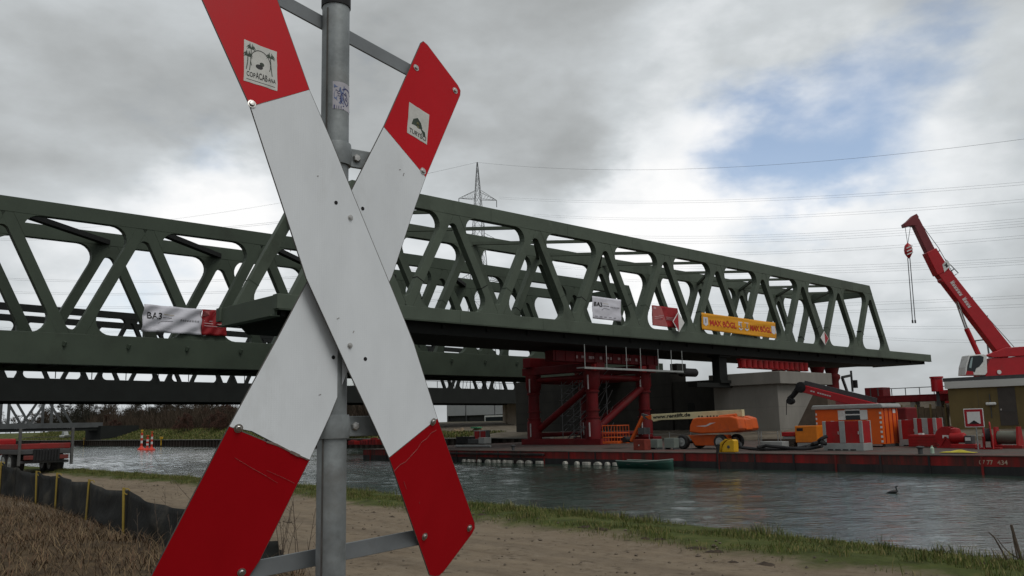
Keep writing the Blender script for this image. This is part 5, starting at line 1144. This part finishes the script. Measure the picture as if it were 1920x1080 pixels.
on_banner(r, p, 'BA3', .06, .34, .24, .44, INK); patch(r, p, ribbon([(.38, .28), (.55, .28)], .02), BGD, 'print_line'); patch(r, p, ribbon([(.37, .38), (.56, .38)], .025), INK, 'print_line'); patch(r, p, ribbon([(.31, .58), (.40, .48), (.58, .52)], .03), BGR, 'print_line')
for k in range(6): patch(r, p, [[(.62+k*.055, .38), (.655+k*.055, .38), (.655+k*.055, .43), (.62+k*.055, .43)]], BGR, 'small_print')
for k in range(5): patch(r, p, [[(.08+k*.16, .86), (.17+k*.16, .86), (.17+k*.16, .89), (.08+k*.16, .89)]], BGR, 'small_print')
r, p = banner('fabric_banner', 'pale red banner with white print lines on the right bridge', [(1222, 572), (1270, 578), (1275, 616), (1223, 610)], -49.6, BR, .03)
patch(r, p, [[(.02, .02), (.35, .02), (.55, .98), (.02, .98)]], BPINK, 'pale_field', .015); patch(r, p, [[(.05, .06), (.15, .06), (.15, .18), (.05, .18)]], BLINE, 'logo_field', .03)
for k in range(3): patch(r, p, [[(.08, .45+k*.09), (.42-.05*k, .45+k*.09), (.42-.05*k, .48+k*.09), (.08, .48+k*.09)]], BLINE, 'print_line', .03); patch(r, p, [[(.5, .5+k*.06), (.8, .5+k*.06), (.8, .52+k*.06), (.5, .52+k*.06)]], BLINE, 'print_line', .03)
r, p = banner('fabric_banner', 'long orange banner with red company lettering on the right bridge', [(1315, 586), (1453, 605), (1456, 635), (1316, 618)], -49.55, BO, .04)
for u0 in (.10, .63): on_banner(r, p, 'MAX BÖGL', u0, u0+.34 if u0 < .5 else u0+.30, .27, .70, BRT, .03)
for u0 in (.02, .47, .555, .935):
    patch(r, p, [[(u0, .24), (u0+.055, .24), (u0+.055, .66), (u0+.028, .76), (u0, .66)]], BW, 'shield'); patch(r, p, [[(u0+.022, .32), (u0+.036, .32), (u0+.036, .58), (u0+.022, .58)]], BGR, 'shield_mark', .035)
def diamond(label, cx, cy, hw, hh):
    c = att(cx, cy, -49.3); e = att(cx+hw, cy, -49.3); tpz = att(cx, cy-hh, -49.3); wq, hq = e.y-c.y, tpz.z-c.z
    d = qthing('navigation_board', label, 'sign', -49.3, c.y, c.z, group='red and white navigation boards')
    MB().prism([(-wq, 0), (0, -hq), (wq, 0), (0, hq)], (0, 0, 0), (0, 1, 0), (0, 0, 1), (1, 0, 0), .03).build('plate', SGW, d, bevel=.01)
    return d, wq, hq
d, wq, hq = diamond('red and white diamond board hanging over the pale red banner', 1272, 604, 11, 19)
MB().prism([(-wq*.86, 0), (-.02, -hq*.86), (-.02, hq*.86)], (.032, 0, 0), (0, 1, 0), (0, 0, 1), (1, 0, 0), .006).build('red_half', SGR, d)
d, wq, hq = diamond('white and red diamond board near the right end of the bridge', 1546, 634, 7.5, 13)
MB().prism([(wq*.9, 0), (.02, -hq*.88), (.02, hq*.88)], (.032, 0, 0), (0, 1, 0), (0, 0, 1), (1, 0, 0), .006).build('red_half', SGR, d)

# ------------------------------------------------------------------ pylon and power lines
PYL = mat('pylon_steel', (.13, .135, .14), .6, .3, var=.2, scale=1.)
PB = atY(903, 800, 260); PB.z = 1.0
py = thing('power_pylon', 'tall lattice power pylon rising behind the green bridges', 'pylon', PB, .30)
PH = 82.3
def pyw(z): return 5.2*(1-z/PH)**1.15 + .18 if z < 62 else 1.35*(1-(z-62)/(PH-62)) + .12
levels = [0, 9, 18, 26, 33, 39, 44.5, 49.5, 54, 58, 62, 65.5, 69, 72, 75, 78, 80.4, PH]
leg = [MB() for _ in range(4)]
sg_ = [(1, 1), (1, -1), (-1, -1), (-1, 1)]
for k in range(len(levels)-1):
    a, b = levels[k], levels[k+1]; wa_, wb_ = pyw(a), pyw(b)
    for i, (sx, sy) in enumerate(sg_): leg[i].tube((sx*wa_, sy*wa_, a), (sx*wb_, sy*wb_, b), .12 if a < 60 else .075, 4)
for l in leg: l.build('leg', PYL, py)
for i in range(4):
    lc_ = MB(); (ax_, ay_), (bx_, by_) = sg_[i], sg_[(i+1) % 4]
    for k in range(len(levels)-1):
        a, b = levels[k], levels[k+1]; wa_, wb_ = pyw(a), pyw(b); r0 = .05
        lc_.tube((ax_*wa_, ay_*wa_, a), (bx_*wb_, by_*wb_, b), r0, 4); lc_.tube((bx_*wa_, by_*wa_, a), (ax_*wb_, ay_*wb_, b), r0, 4); lc_.tube((ax_*wb_, ay_*wb_, b), (bx_*wb_, by_*wb_, b), r0, 4)
    tag(lc_.build('lattice', PYL, py), kind='stuff')
arms = []
for z, l in ((70.5, 6.0), (57.0, 8.0), (45.0, 6.5)):
    for sgn in (-1, 1):
        am = MB(); w0 = pyw(z); tipp = Vector((sgn*l, 0, z)); 
        for sy in (-1, 1):
            for dz in (0, 2.6):
                am.tube((sgn*w0, sy*w0, z+dz), tipp, .07, 4)
        for q in range(6):
            f0 = q/6; f1 = (q+1)/6
            for sy in (-1, 1):
                p0_ = Vector((sgn*w0, sy*w0, z)).lerp(tipp, f0); p1_ = Vector((sgn*w0, sy*w0, z+2.6)).lerp(tipp, f1); am.tube(p0_, p1_, .04, 4)
        am.build('cross_arm', PYL, py); arms.append(Matrix.Translation(PB) @ Matrix.Rotation(.30, 4, 'Z') @ tipp)
        MB().tube(tipp, tipp-Vector((0, 0, 2.2)), .12, 5).build('insulator', PYL, py)
WIRE = mat('power_wire', (.16, .165, .17), .6, .2, var=.1)
def wire(a, b, sag, label, r=.02):
    mb = MB(); mb.path([a.lerp(b, i/24) - a - Vector((0, 0, 4*sag*(i/24)*(1-i/24))) for i in range(25)], r, 4); o = mb.build('power_wire', WIRE, None); o.location = a; return tag(o, label, 'wire', 'overhead power wires')
topP = PB + Vector((0, 0, PH))
lw_ = 'thin overhead power wire crossing the cloudy sky right of the pylon'
wire(topP, atY(1940, 258, 150), 4.0, 'single earth wire from the pylon tip to the upper right', .03)
wire(topP, atY(100, 430, 420), 4, 'single earth wire from the pylon tip down to the left', .03)
rows = [(936, 371, 342, 2.4), (1000, 403, 374, 2.4), (1020, 436, 410, 2.4), (1020, 447, 420, 2.2), (1030, 470, 442, 2.2), (1040, 489, 484, 2), (1040, 500, 492, 2), (1080, 518, 516, 2), (1100, 566, 555, 1.5), (1100, 575, 572, 1.5), (1500, 620, 640, 1), (1300, 600, 612, 1)]
for k, (x, y, yr, sg0) in enumerate(rows):
    for dy in (-1.6, 1.6): wire(atY(x, y+dy, 262), atY(1940, yr+dy*1.6, 155), sg0, '%s wire of the %s wire pair below the earth wire' % ('upper' if dy < 0 else 'lower', ('topmost ' + ORD[0] if False else ['first', 'second', 'third', 'fourth', 'fifth', 'sixth', 'seventh', 'eighth', 'ninth', 'tenth', 'eleventh', 'twelfth'][k])))
for kk_, (y, yl) in enumerate(((376, 330+120), (500, 520), (520, 545), (545, 570), (560, 590), (600, 612))):
    for dy in (-1.5, 1.5): wire(atY(845, y+dy, 262), atY(-40, yl+dy, 330), 3, '%s wire of the %s thin wire pair seen through the left bridge' % ('upper' if dy < 0 else 'lower', ['first', 'second', 'third', 'fourth', 'fifth', 'sixth'][kk_]), .035)
lp = atY(1858, 655, 170); l2 = thing('yard_light_mast', 'slim grey light mast behind the crane cab', 'mast', (lp.x, 170, 1))
zt2 = atY(1855, 638, 170).z-1; MB().tube((0, 0, 0), (-.6, 0, zt2), .28, 6, .16).build('mast', PYL, l2); MB().beam((-3.4, 0, zt2-.1), (.5, 0, zt2+.3), .3, .25).build('lamp_arm', PYL, l2); MB().box(-3.8, -2.9, -.3, .3, zt2-.45, zt2-.1).build('lamp', PYL, l2)

# ------------------------------------------------------------------ bare trees on the far bank
BARK = mat('bare_bark', (.040, .032, .026), .95, var=.3, scale=2.)
TW1 = mat('brown_twigs', (.055, .040, .028), .95, var=.35, scale=1.); TW2 = mat('dark_twigs', (.032, .030, .022), .95, var=.35, scale=1.); TW3 = mat('reddish_twigs', (.075, .038, .028), .95, var=.3, scale=1.)
def tree_mesh(seed, h, spread, dense):
    rnd = random.Random(seed); tr = MB(); cw_ = MB()
    tr.path([(0, 0, -.3), (.1*rnd.uniform(-1, 1), .1, h*.3), (.2*rnd.uniform(-1, 1), 0, h*.62), (0, 0, h*.9)], h*.022, 7, h*.006)
    def twig(p, d, l, r, lev):
        q = p + d*l
        (tr if lev < 2 else cw_).tube(p, q, r, 4 if lev < 2 else 3, r*.55)
        if lev >= 4: return
        for k in range(dense[lev]):
            a = Vector((rnd.gauss(0, 1), rnd.gauss(0, 1), rnd.gauss(.25, .7))).normalized(); nd = (d*.75 + a*.75).normalized(); f_ = rnd.uniform(.45, 1)
            twig(p.lerp(q, f_), nd, l*rnd.uniform(.5, .75), max(r*.55, .018), lev+1)
    for k in range(14):
        z = h*rnd.uniform(.06, .85); a = rnd.uniform(0, 2*PI); d = Vector((math.cos(a)*spread, math.sin(a)*spread, rnd.uniform(.35, .9))).normalized(); twig(Vector((0, 0, z)), d, h*.26*(1.15-z/h*.6), h*.009, 1)
    return tr, cw_
protos = []
for i, (h, sp0, dn, mt) in enumerate(((9, .9, (0, 5, 6, 6), TW1), (11, .7, (0, 5, 6, 6), TW2), (6, 1.1, (0, 5, 6, 6), TW3), (8, .9, (0, 5, 6, 6), TW2))):
    tr, cw_ = tree_mesh(i*11+3, h, sp0, dn); protos.append((tr.mesh('trunk', BARK), cw_.mesh('crown', mt)))
LBL = ['rounded bare brown tree in the wood on the far bank', 'tall dark bare tree in the wood on the far bank', 'low reddish shrub tree at the foot of the far wood', 'dark bushy bare tree in the wood on the far bank']
rnd = random.Random(5)
def put_tree(k, t, s, z, sc_):
    root = qthing('bare_tree', LBL[k], 'tree', t, s, z, rnd.uniform(0, 6), group='bare trees on the far bank kind %d' % k); root.scale = (sc_,)*3
    for me, nm in zip(protos[k], ('trunk', 'crown')): o = bpy.data.objects.new(nm, me); col.objects.link(o); o.parent = root
for i in range(64):
    x = rnd.uniform(150, 440) if i < 52 else rnd.uniform(650, 720); s = rnd.uniform(84, 118); p = ats(x, 812, s); k = rnd.choice((0, 1, 1, 2, 3, 3)); put_tree(k, p.x, s, 2.9, rnd.uniform(.75, 1.15))
for i in range(26):
    x = rnd.uniform(-10, 175); s = rnd.uniform(100, 190); p = ats(x, 805, s); put_tree(rnd.choice((0, 1, 3)), p.x, s, 3, rnd.uniform(1.0, 1.6))
for i in range(10):
    x = rnd.uniform(175, 430); p = ats(x, 812, 81); put_tree(2, p.x, 80+rnd.uniform(-1, 2), 2.6, rnd.uniform(.5, .8))

def thicket(seed, n, xr, sr, hr):                            # tangled scrub that fills the wood
    r = random.Random(seed); V_ = []; F_ = []
    for _ in range(n):
        x = r.uniform(*xr); s = r.uniform(*sr); q = ats(x, 812, s); z = 2.6; h = r.uniform(*hr)*(.75+.5*noise.noise(Vector((q.x*.12, s*.12, 0)))+.25); a = r.uniform(0, 6.3); l = h*r.uniform(0, .5); w_ = r.uniform(.03, .09); z += h*r.uniform(0, .55)*r.random()
        P_ = W(q.x, s, z); b = len(V_); V_ += [(P_.x-w_, P_.y, P_.z), (P_.x+w_, P_.y, P_.z), (P_.x+math.cos(a)*l, P_.y+math.sin(a)*l, P_.z+h*.6)]; F_.append((b, b+1, b+2))
    return V_, F_
for nm, xr, mt, lbl in (('scrub_thicket', (165, 440), TW1, 'brown leafless scrub filling the wood on the far bank'), ('scrub_thicket', (640, 730), TW1, 'brown leafless scrub seen between post and right sign arm')):
    V_, F_ = thicket(len(lbl), 26000 if xr[0] < 200 else 8000, xr, (82, 120), (2.5, 8.5)); mb = MB(); mb.v = V_; mb.f = F_; tag(mb.build(nm, mt, None), lbl, 'scrub', kind='stuff')
# white boat and poles far left, bank signs
q = ats(116, 815, 76); bt = qthing('moored_boat', 'small white boat hauled out on the far bank behind the truck', 'boat', q.x, 76, 2.0)
MB().prism([(-2.4, .35), (-2.0, -.3), (1.8, -.3), (2.4, .35)], (0, 0, .3), (1, 0, 0), (0, 0, 1), (0, 1, 0), 1.6).build('hull', WHITE, bt, bevel=.1); MB().prism([(-1.2, 0), (-.6, 1.0), (.6, 1.0), (1.4, 0)], (0, .2, .65), (1, 0, 0), (0, 0, 1), (0, 1, 0), 1.2).build('canopy', GREYP, bt, bevel=.1)
for x, lbl in ((157, 'small yellow bank marker left of the red buoys'), (302, 'small yellow bank marker right of the red buoys')):
    q = ats(x, 836, 71.4); m_ = qthing('bank_marker', lbl, 'marker', q.x, 71.3, .2, group='yellow bank markers'); MB().box(-.12, .12, 0, .12, 0, 1.3).build('stem', YELLOW, m_); MB().box(-.7, .7, 0, .15, 1.3, 1.75).build('top', YELLOW, m_, bevel=.05)

# navigation buoys: red cones with striped poles
BUO = mat('buoy_red', (.55, .05, .03), .5, var=.12, scale=2.)
for i, (x, yt, yb_, wide, lbl) in enumerate(((265, 806, 844, 1.0, 'slim red and white striped buoy, leftmost of the three'), (276, 816, 845, 1.5, 'thick red and white striped buoy between two slimmer ones'), (284, 809, 845, 1.0, 'slim striped buoy with dark top, rightmost of the three'))):
    s_b = 62; p = ats(x, yb_, s_b); tp_ = ats(x, yt, s_b); H = tp_.z + .0
    p = atz(x, yb_-1, 0.05); tp_ = ats(x, yt, p.y); H = tp_.z
    b = thing('channel_buoy', lbl, 'buoy', W(p.x, p.y, 0), QROT, 'striped channel buoys'); u_ = .095*H/3.4*wide*1.6
    MB().lathe([(u_*4.4, -.1), (u_*4.2, .15), (u_*2.0, H*.13), (u_*1.2, H*.2)], n=14).build('float', BUO, b, smooth=True)
    for k in range(5):
        z0, z1 = H*(.2+.13*k), H*(.2+.13*(k+1)); MB().lathe([(u_*1.2, z0), (u_*1.2, z1-.002)], n=12).build('band', BUO if k % 2 == 0 else WHITE, b, smooth=True)
    MB().lathe([(u_*.7, H*.85), (u_*.6, H*.95), (u_*1.4, H*.955), (u_*1.2, H)], n=12).build('top_mark', YELLOW if i == 0 else ORANGE, b, smooth=True)

# cormorant on the water
q = atz(1675, 925, 0); cm = MB(); rnd2 = None
body = [Vector((-.42, 0, .02)), Vector((-.25, 0, .06)), Vector((0, 0, .09)), Vector((.18, 0, .10)), Vector((.24, 0, .16)), Vector((.20, 0, .28)), Vector((.17, 0, .38)), Vector((.20, 0, .42)), Vector((.29, 0, .43)), Vector((.37, 0, .425))]
rad = [.02, .07, .11, .09, .055, .038, .035, .045, .022, .008]
vs = []; n = 10
for k, c in enumerate(body):
    d = (body[min(k+1, 9)] - body[max(k-1, 0)]).normalized(); sx = Vector((0, 1, 0)); sy = d.cross(sx).normalized()
    for i in range(n): a = 2*PI*i/n; vs.append(c + sx*math.cos(a)*rad[k] + sy*math.sin(a)*rad[k])
cm.add(vs, [(k*n+i, k*n+(i+1) % n, (k+1)*n+(i+1) % n, (k+1)*n+i) for k in range(9) for i in range(n)] + [tuple(range(n))[::-1], tuple(range(9*n, 10*n))])
o = cm.build('cormorant', mat('black_plumage', (.012, .013, .014), .5, var=.3, scale=10.), None, smooth='all'); o.location = W(q.x, q.y, 0); o.rotation_euler = (0, 0, -.1); o.scale = (.62,)*3; tag(o, 'black cormorant swimming low on the canal with neck upright', 'bird')
# ------------------------------------------------------------------ flatbed truck on the track
tq = atz(122, 888, 1.2)
TT, TS = tq.x, tq.y - .35
tk = qthing('flatbed_trailer', 'red flatbed trailer seen from behind, parked on the track by the fence', 'trailer', TT, TS, 1.2)
# local: x along t (towards camera), y along s; rear at x=0
def tz(y): return att(90, y, TT).z - 1.2
TR = mat('truck_red', (.21, .02, .018), .6, var=.2, scale=1.5, dirt=(.10, .045, .035), dirt_amt=.45)
y0 = att(34, 830, TT).y - TS; y1 = att(137, 830, TT).y - TS; zb_, zt_ = tz(851), tz(831)
MB().box(-5.0, 0, y0, y1, zb_, zb_+.22).build('bed', GREYDK, tk, bevel=.03)
MB().box(-.12, .0, y0+.12, y1-.1, zb_+.23, zt_).build('tailboard', TR, tk, bevel=.03)
for y in (y0, y1-.1): MB().box(-4.9, -.13, y, y+.1, zb_+.23, zt_-.02).build('side_board', TR, tk, bevel=.03)
zp = tz(803)
for y in (y0+.02, y1-.08): MB().box(-.1, .04, y, y+.11, zb_-.5, zp).build('rear_post', mat('worn_grey', (.09, .09, .088), .6, .2, var=.2), tk, bevel=.02)
MB().box(-.05, .0, y0, y1, tz(809), tz(807)).build('cross_bar', GREYDK, tk); MB().box(-.05, .0, y0, y1, tz(820), tz(819)).build('cross_bar', GREYDK, tk)
for k in range(9): ya = att(60, 0, TT).y; q = att(62+k*5.6, 850, TT).y - TS; MB().box(.02, .07, q, q+.1, tz(863), tz(842)).build('rubber_flap', BLACK, tk)
for y in (y0+.25, y1-.6): MB().box(-.05, .06, y, y+.42, tz(861), tz(853)).build('tail_light', mat('tail_lamp', (.14, .03, .025), .3, var=.2), tk, bevel=.02)
MB().box(-.3, -.15, y0+.1, y1-.1, tz(868), tz(863)).build('bumper_beam', GREYDK, tk, bevel=.02)
MB().box(-5.0, -.2, y0+.8, y0+1.0, zb_-.35, zb_).build('chassis_rail', GREYDK, tk); MB().box(-5.0, -.2, y1-1.0, y1-.8, zb_-.35, zb_).build('chassis_rail', GREYDK, tk)
rw_ = .5
for x in (-1.4, -2.5):
    for y in (y0+.3, y1-.32): wheel(tk, x, y, rw_, rw_, .52, (0, 1, 0))
# crane arm stowed in front and a red machine at the left edge
q = atz(12, 880, 1.25); rm = qthing('site_machine', 'small red machine with round yellow lamp at left edge behind the fence', 'machine', q.x-1.5, q.y+.3, 1.2)
MB().box(-3, 0, -.9, .9, .75, 1.25).build('body', TR, rm, bevel=.05); MB().box(-2.2, -.2, -.7, .5, 1.26, 1.6).build('hood', RED, rm, bevel=.08)
for y in (-.75, .75): wheel(rm, -1.2, y, .38, .38, .25)
MB().lathe([(.14, 0), (.14, .06), (.05, .09)], (.01, .2, .75), (1, 0, 0), 14).build('lamp', YELLOW, rm)

# ------------------------------------------------------------------ silt fence with yellow stakes
fpts = [(-40, 852, 905), (2, 868, 925), (28, 876, 928), (72, 886, 940), (108, 890, 948), (165, 903, 970), (238, 919, 1000), (345, 955, 1040), (450, 985, 1064), (520, 1014, 1058), (531, 1034, 1052)]
ft = []
for x, yt, yb2 in fpts:
    b = atz(x, yb2, 1.27); top = atY(x, yt, W(b.x, b.y).y); ft.append((W(b.x, b.y, 1.27), top.z))
sf = thing('silt_fence', 'low black fabric fence with yellow stakes between dry grass and track', 'fence', ft[6][0]); O2 = ft[6][0]
FAB = mat('black_geotextile', (.013, .014, .0135), .85, var=.4, scale=3., bump=.25, bscale=12., dirt=(.05, .045, .035), dirt_amt=.35)
STK = mat('yellow_stake', (.30, .215, .04), .65, var=.15, scale=8., dirt=(.2, .15, .06), dirt_amt=.3)
for i in range(len(ft)-1):
    (a, za), (b, zb2) = ft[i], ft[i+1]; mb = MB()
    def fn(u, v, a=a, b=b, za=za, zb2=zb2, i=i):
        g = a.lerp(b, u); ht = za+(zb2-za)*u - .07*math.sin(PI*u); z = 1.12 + (ht-1.12)*v
        n_ = .05*math.sin(PI*u)*noise.noise(Vector((u*4+i*3, v*3, .5))) + .03*math.sin(PI*u)*math.sin(u*14+v*5+i); return (g.x-O2.x+n_, g.y-O2.y-.12*math.sin(PI*u)*(1-v)+n_, z-O2.z)
    mb.grid(fn, 16, 8); mb.build('fabric_panel', FAB, sf, smooth=True, solid=.006)
for i in (1, 3, 4, 5, 6):
    g, zt2 = ft[i]; lean = (.04*(i % 3-1), .02)
    st_ = MB().beam((g.x-O2.x-.03, g.y-O2.y-.05, -.35), (g.x-O2.x+lean[0]-.03, g.y-O2.y-.05, zt2-O2.z+.05), .035, .03, (0, 1, 0)).build('stake', STK, sf)
    ck = MB(); ck.path([(g.x-O2.x+lean[0]+.03+.05*math.cos(k), g.y-O2.y-.05, zt2-O2.z-.02+.05*math.sin(k)) for k in [q*.7 for q in range(8)]], .010, 5); ck.build('tie_loop', STK, st_)

# ------------------------------------------------------------------ dry grass, green verge, stems
def blades(name, label, cat, n, place, hmin, hmax, wd, mats, lean, seed):
    r = random.Random(seed); V_ = []; F_ = []; M_ = []
    for _ in range(n):
        p = place(r)
        if p is None: continue
        t, s, dens_ = p; z = ground_z(t, s); h = r.uniform(hmin, hmax)*dens_; a = r.uniform(0, 2*PI); l = r.uniform(*lean)*h
        P_ = W(t, s, z-.02); dx, dy = math.cos(a)*l, math.sin(a)*l; px, py_ = -math.sin(a)*wd*r.uniform(.6, 1.3), math.cos(a)*wd*r.uniform(.6, 1.3); b = len(V_); cz = max(.15, math.sqrt(max(0, 1-(l/h)**2*.75)))*h
        V_ += [(P_.x-px, P_.y-py_, P_.z), (P_.x+px, P_.y+py_, P_.z), (P_.x+dx*.4-px*.7, P_.y+dy*.4-py_*.7, P_.z+cz*.65), (P_.x+dx*.4+px*.7, P_.y+dy*.4+py_*.7, P_.z+cz*.65), (P_.x+dx, P_.y+dy, P_.z+cz)]
        F_ += [(b, b+1, b+3, b+2), (b+2, b+3, b+4)]; k = r.randrange(len(mats)); M_ += [k, k]
    me = bpy.data.meshes.new(name); me.from_pydata(V_, [], F_)
    for m in mats: me.materials.append(m)
    me.polygons.foreach_set('material_index', M_); me.update(); o = bpy.data.objects.new(name, me); col.objects.link(o); return tag(o, label, cat, kind='stuff')
def gm(n, c): return mat(n, c, .8, var=.25, scale=1.5, world=True, spec=.2)
DRY = [gm('dry_straw', (.185, .132, .075)), gm('dry_brown', (.115, .078, .045)), gm('dry_dark', (.066, .045, .028)), gm('dry_red', (.125, .075, .045))]
GRN = [gm('grass_green', (.078, .105, .020)), gm('grass_olive', (.11, .12, .034)), gm('grass_dark', (.045, .064, .015)), gm('grass_straw', (.2, .17, .07))]
def fence_s(t):                                             # s of the fence line at t
    pts = sorted((Q(g).x, Q(g).y) for g, _ in ft)
    for (a, sa), (b, sb) in zip(pts, pts[1:]):
        if a <= t <= b: return sa+(sb-sa)*(t-a)/(b-a)
    return pts[-1][1] if t > pts[-1][0] else pts[0][1]
def dry_place(r):
    t = -r.uniform(3, 44)**1.0; s = r.uniform(-4, 9.5)
    if s > fence_s(t)-.1: 
        return None
    d = noise.noise(Vector((t*.8, s*.8, 4))); 
    if t < -26 and r.random() < .35: return None
    return t, s, 1 + .5*d
blades('dry_grass', 'matted brown dry grass on the near bank', 'grass', 95000, dry_place, .14, .32, .0055, DRY, (.75, .998), 3)
def edge_at(t): return min(11.0 + .12*(-t-4), 13.4) if t > -24 else 13.4
def verge_place(r):
    t = -r.uniform(-3, 46); e_ = edge_at(t); s = e_ + r.triangular(-1.3, .95, .0) + .35*noise.noise(Vector((t*.5, 3, 7)))
    d = noise.noise(Vector((t*.9, s*1.5, 9)))
    d2 = noise.noise(Vector((t*2.6, s*2.6, 1)))
    if d + d2*.5 < -.10 and s < e_-.30: return None
    if d < -.38: return None
    return t, s, .75+.9*max(-.3, d)+(.9 if d2 > .38 else 0)
blades('verge_grass', 'short green grass verge between track and canal', 'grass', 90000, verge_place, .04, .13, .0045, GRN, (.15, .75), 4)
def far_place(r):
    t = r.uniform(-300, -90); s = r.uniform(73, 84); return t, s, 1
blades('bank_grass', 'green grass slope on the far bank', 'grass', 30000, far_place, .25, .5, .06, GRN, (.2, .7), 6)
# pebbles and clods on the track
r = random.Random(8); cl_ = MB()
for i in range(900):
    t = -r.uniform(0, 34); e_ = edge_at(t); s = r.uniform(6.3, e_-.6); k = r.uniform(.008, .03)*(2.0 if r.random() < .06 else 1); c = W(t, s, ground_z(t, s)+k*.3)
    vs = [c+Vector((r.uniform(.6, 1.2)*x*k, r.uniform(.6, 1.2)*y*k, r.uniform(.5, .9)*z*k)) for x, y, z in ((1,0,0),(-1,0,0),(0,1,0),(0,-1,0),(0,0,1),(0,0,-1))]
    cl_.add(vs, [(0,2,4),(2,1,4),(1,3,4),(3,0,4),(2,0,5),(1,2,5),(3,1,5),(0,3,5)])
tag(cl_.build('pebbles', mat('pebble', (.13, .105, .08), .9, var=.4, scale=5., world=True), None), 'small pebbles and clods strewn on the sandy track', 'pebbles', kind='stuff')
# earth clods at the eroded verge edge
r = random.Random(12)
for i, (x, y) in enumerate(((1100, 992), (1130, 996), (1210, 1010), (1240, 1012), (1310, 1024), (1345, 1030), (1375, 1044), (905, 968), (1846, 1062), (700, 955), (735, 962), (1440, 1050))):
    p = atz(x, y, 1.27); m = MB(); kx = r.uniform(.10, .2)
    m.grid(lambda u, v: ((u-.5)*2*kx, (v-.5)*kx, max(-.02, .028*math.sin(PI*u)*math.sin(PI*v)*(1+.8*noise.noise(Vector((u*5, v*5, i)))))), 10, 6)
    o = m.build('earth_clod', mat('earth_clod_%d' % i, (.045, .032, .022), .95, var=.4, scale=12.) if i == 0 else bpy.data.materials['earth_clod_0'], None, smooth=True); o.location = W(p.x, p.y, ground_z(p.x, p.y)-.01); o.rotation_euler = (0, 0, QROT + r.uniform(-.3, .3)); tag(o, 'dark earth clod at the broken edge of the grass verge', 'clod', 'earth clods along the verge')

STEM = mat('dead_stem', (.085, .065, .05), .9, var=.3, scale=10.)
def stem(label, pts, z=1.27, r0=.008, r1=.003, depth=None, twigs=()):
    b = atz(*pts[0], z) if depth is None else Q(atY(*pts[0], depth)); Yd = W(b.x, b.y).y; base = atY(*pts[0], Yd)
    root = thing('dead_stem', label, 'stem', base); q = [atY(x, y, Yd)-base for x, y in pts]
    MB().path(q, r0, 6, r1).build('main_stem', STEM, root, smooth=True)
    for tw_ in twigs: MB().path([atY(x, y, Yd+.05*k)-base for k, (x, y) in enumerate(tw_)], r0*.5, 5, r1*.6).build('side_twig', STEM, root)
    return root
stem('bare broken stake-like stem at the lower right water edge', [(1920, 1064), (1912, 1040), (1903, 1010), (1896, 984)], 1.2, .021, .016, None, [[(1912, 1066), (1906, 1040), (1899, 1005)]])
stem('thin bent twig left of the broken stem at the lower right', [(1896, 1066), (1880, 1035), (1864, 1007), (1854, 998)], 1.2, .012, .006)
stem('curved twig crossing the broken stem at the lower right', [(1914, 1050), (1893, 1037), (1880, 1024), (1869, 1008)], 1.2, .010, .004)
stem('faint thin twig leaning left at the lower right verge', [(1880, 1066), (1868, 1046), (1858, 1028)], 1.2, .007, .003)
r = random.Random(21)
for i in range(10):
    x = r.uniform(520, 592); y = r.uniform(1060, 1095); h_ = r.uniform(50, 140); l = r.uniform(-25, 25)
    tw_ = [[(x+l*f, y-h_*f), (x+l*f+r.uniform(-14, 14), y-h_*f-r.uniform(8, 22))] for f in (.4, .55, .7, .85)]
    stem('thin dead weed stem growing behind the lower left sign arm', [(x, y), (x+l*.5, y-h_*.5), (x+l, y-h_)], 1.25, .006, .0025, None, tw_)['group'] = 'dead weeds by the track'
for i in range(14):
    x = r.uniform(255, 345); y = r.uniform(1000, 1075); h_ = r.uniform(35, 110); l = r.uniform(-14, 14)
    tw_ = [[(x+l*f, y-h_*f), (x+l*f+r.uniform(-9, 9), y-h_*f-r.uniform(5, 14))] for f in (.4, .55, .7, .85)]
    stem('thin dead weed stem standing in the dry grass before the black fence', [(x, y), (x+l*.5, y-h_*.5), (x+l, y-h_)], 1.25, .006, .0025, None, tw_)['group'] = 'dead weeds in the dry grass'
stem('long thin arching twig in front of the canal at left', [(358, 938), (340, 918), (322, 896), (300, 872), (283, 850), (276, 845)], 1.25, .006, .003, None, [[(335, 930), (332, 918), (334, 905)], [(322, 935), (320, 925)]])

if '_o' in sg: del sg['_o']
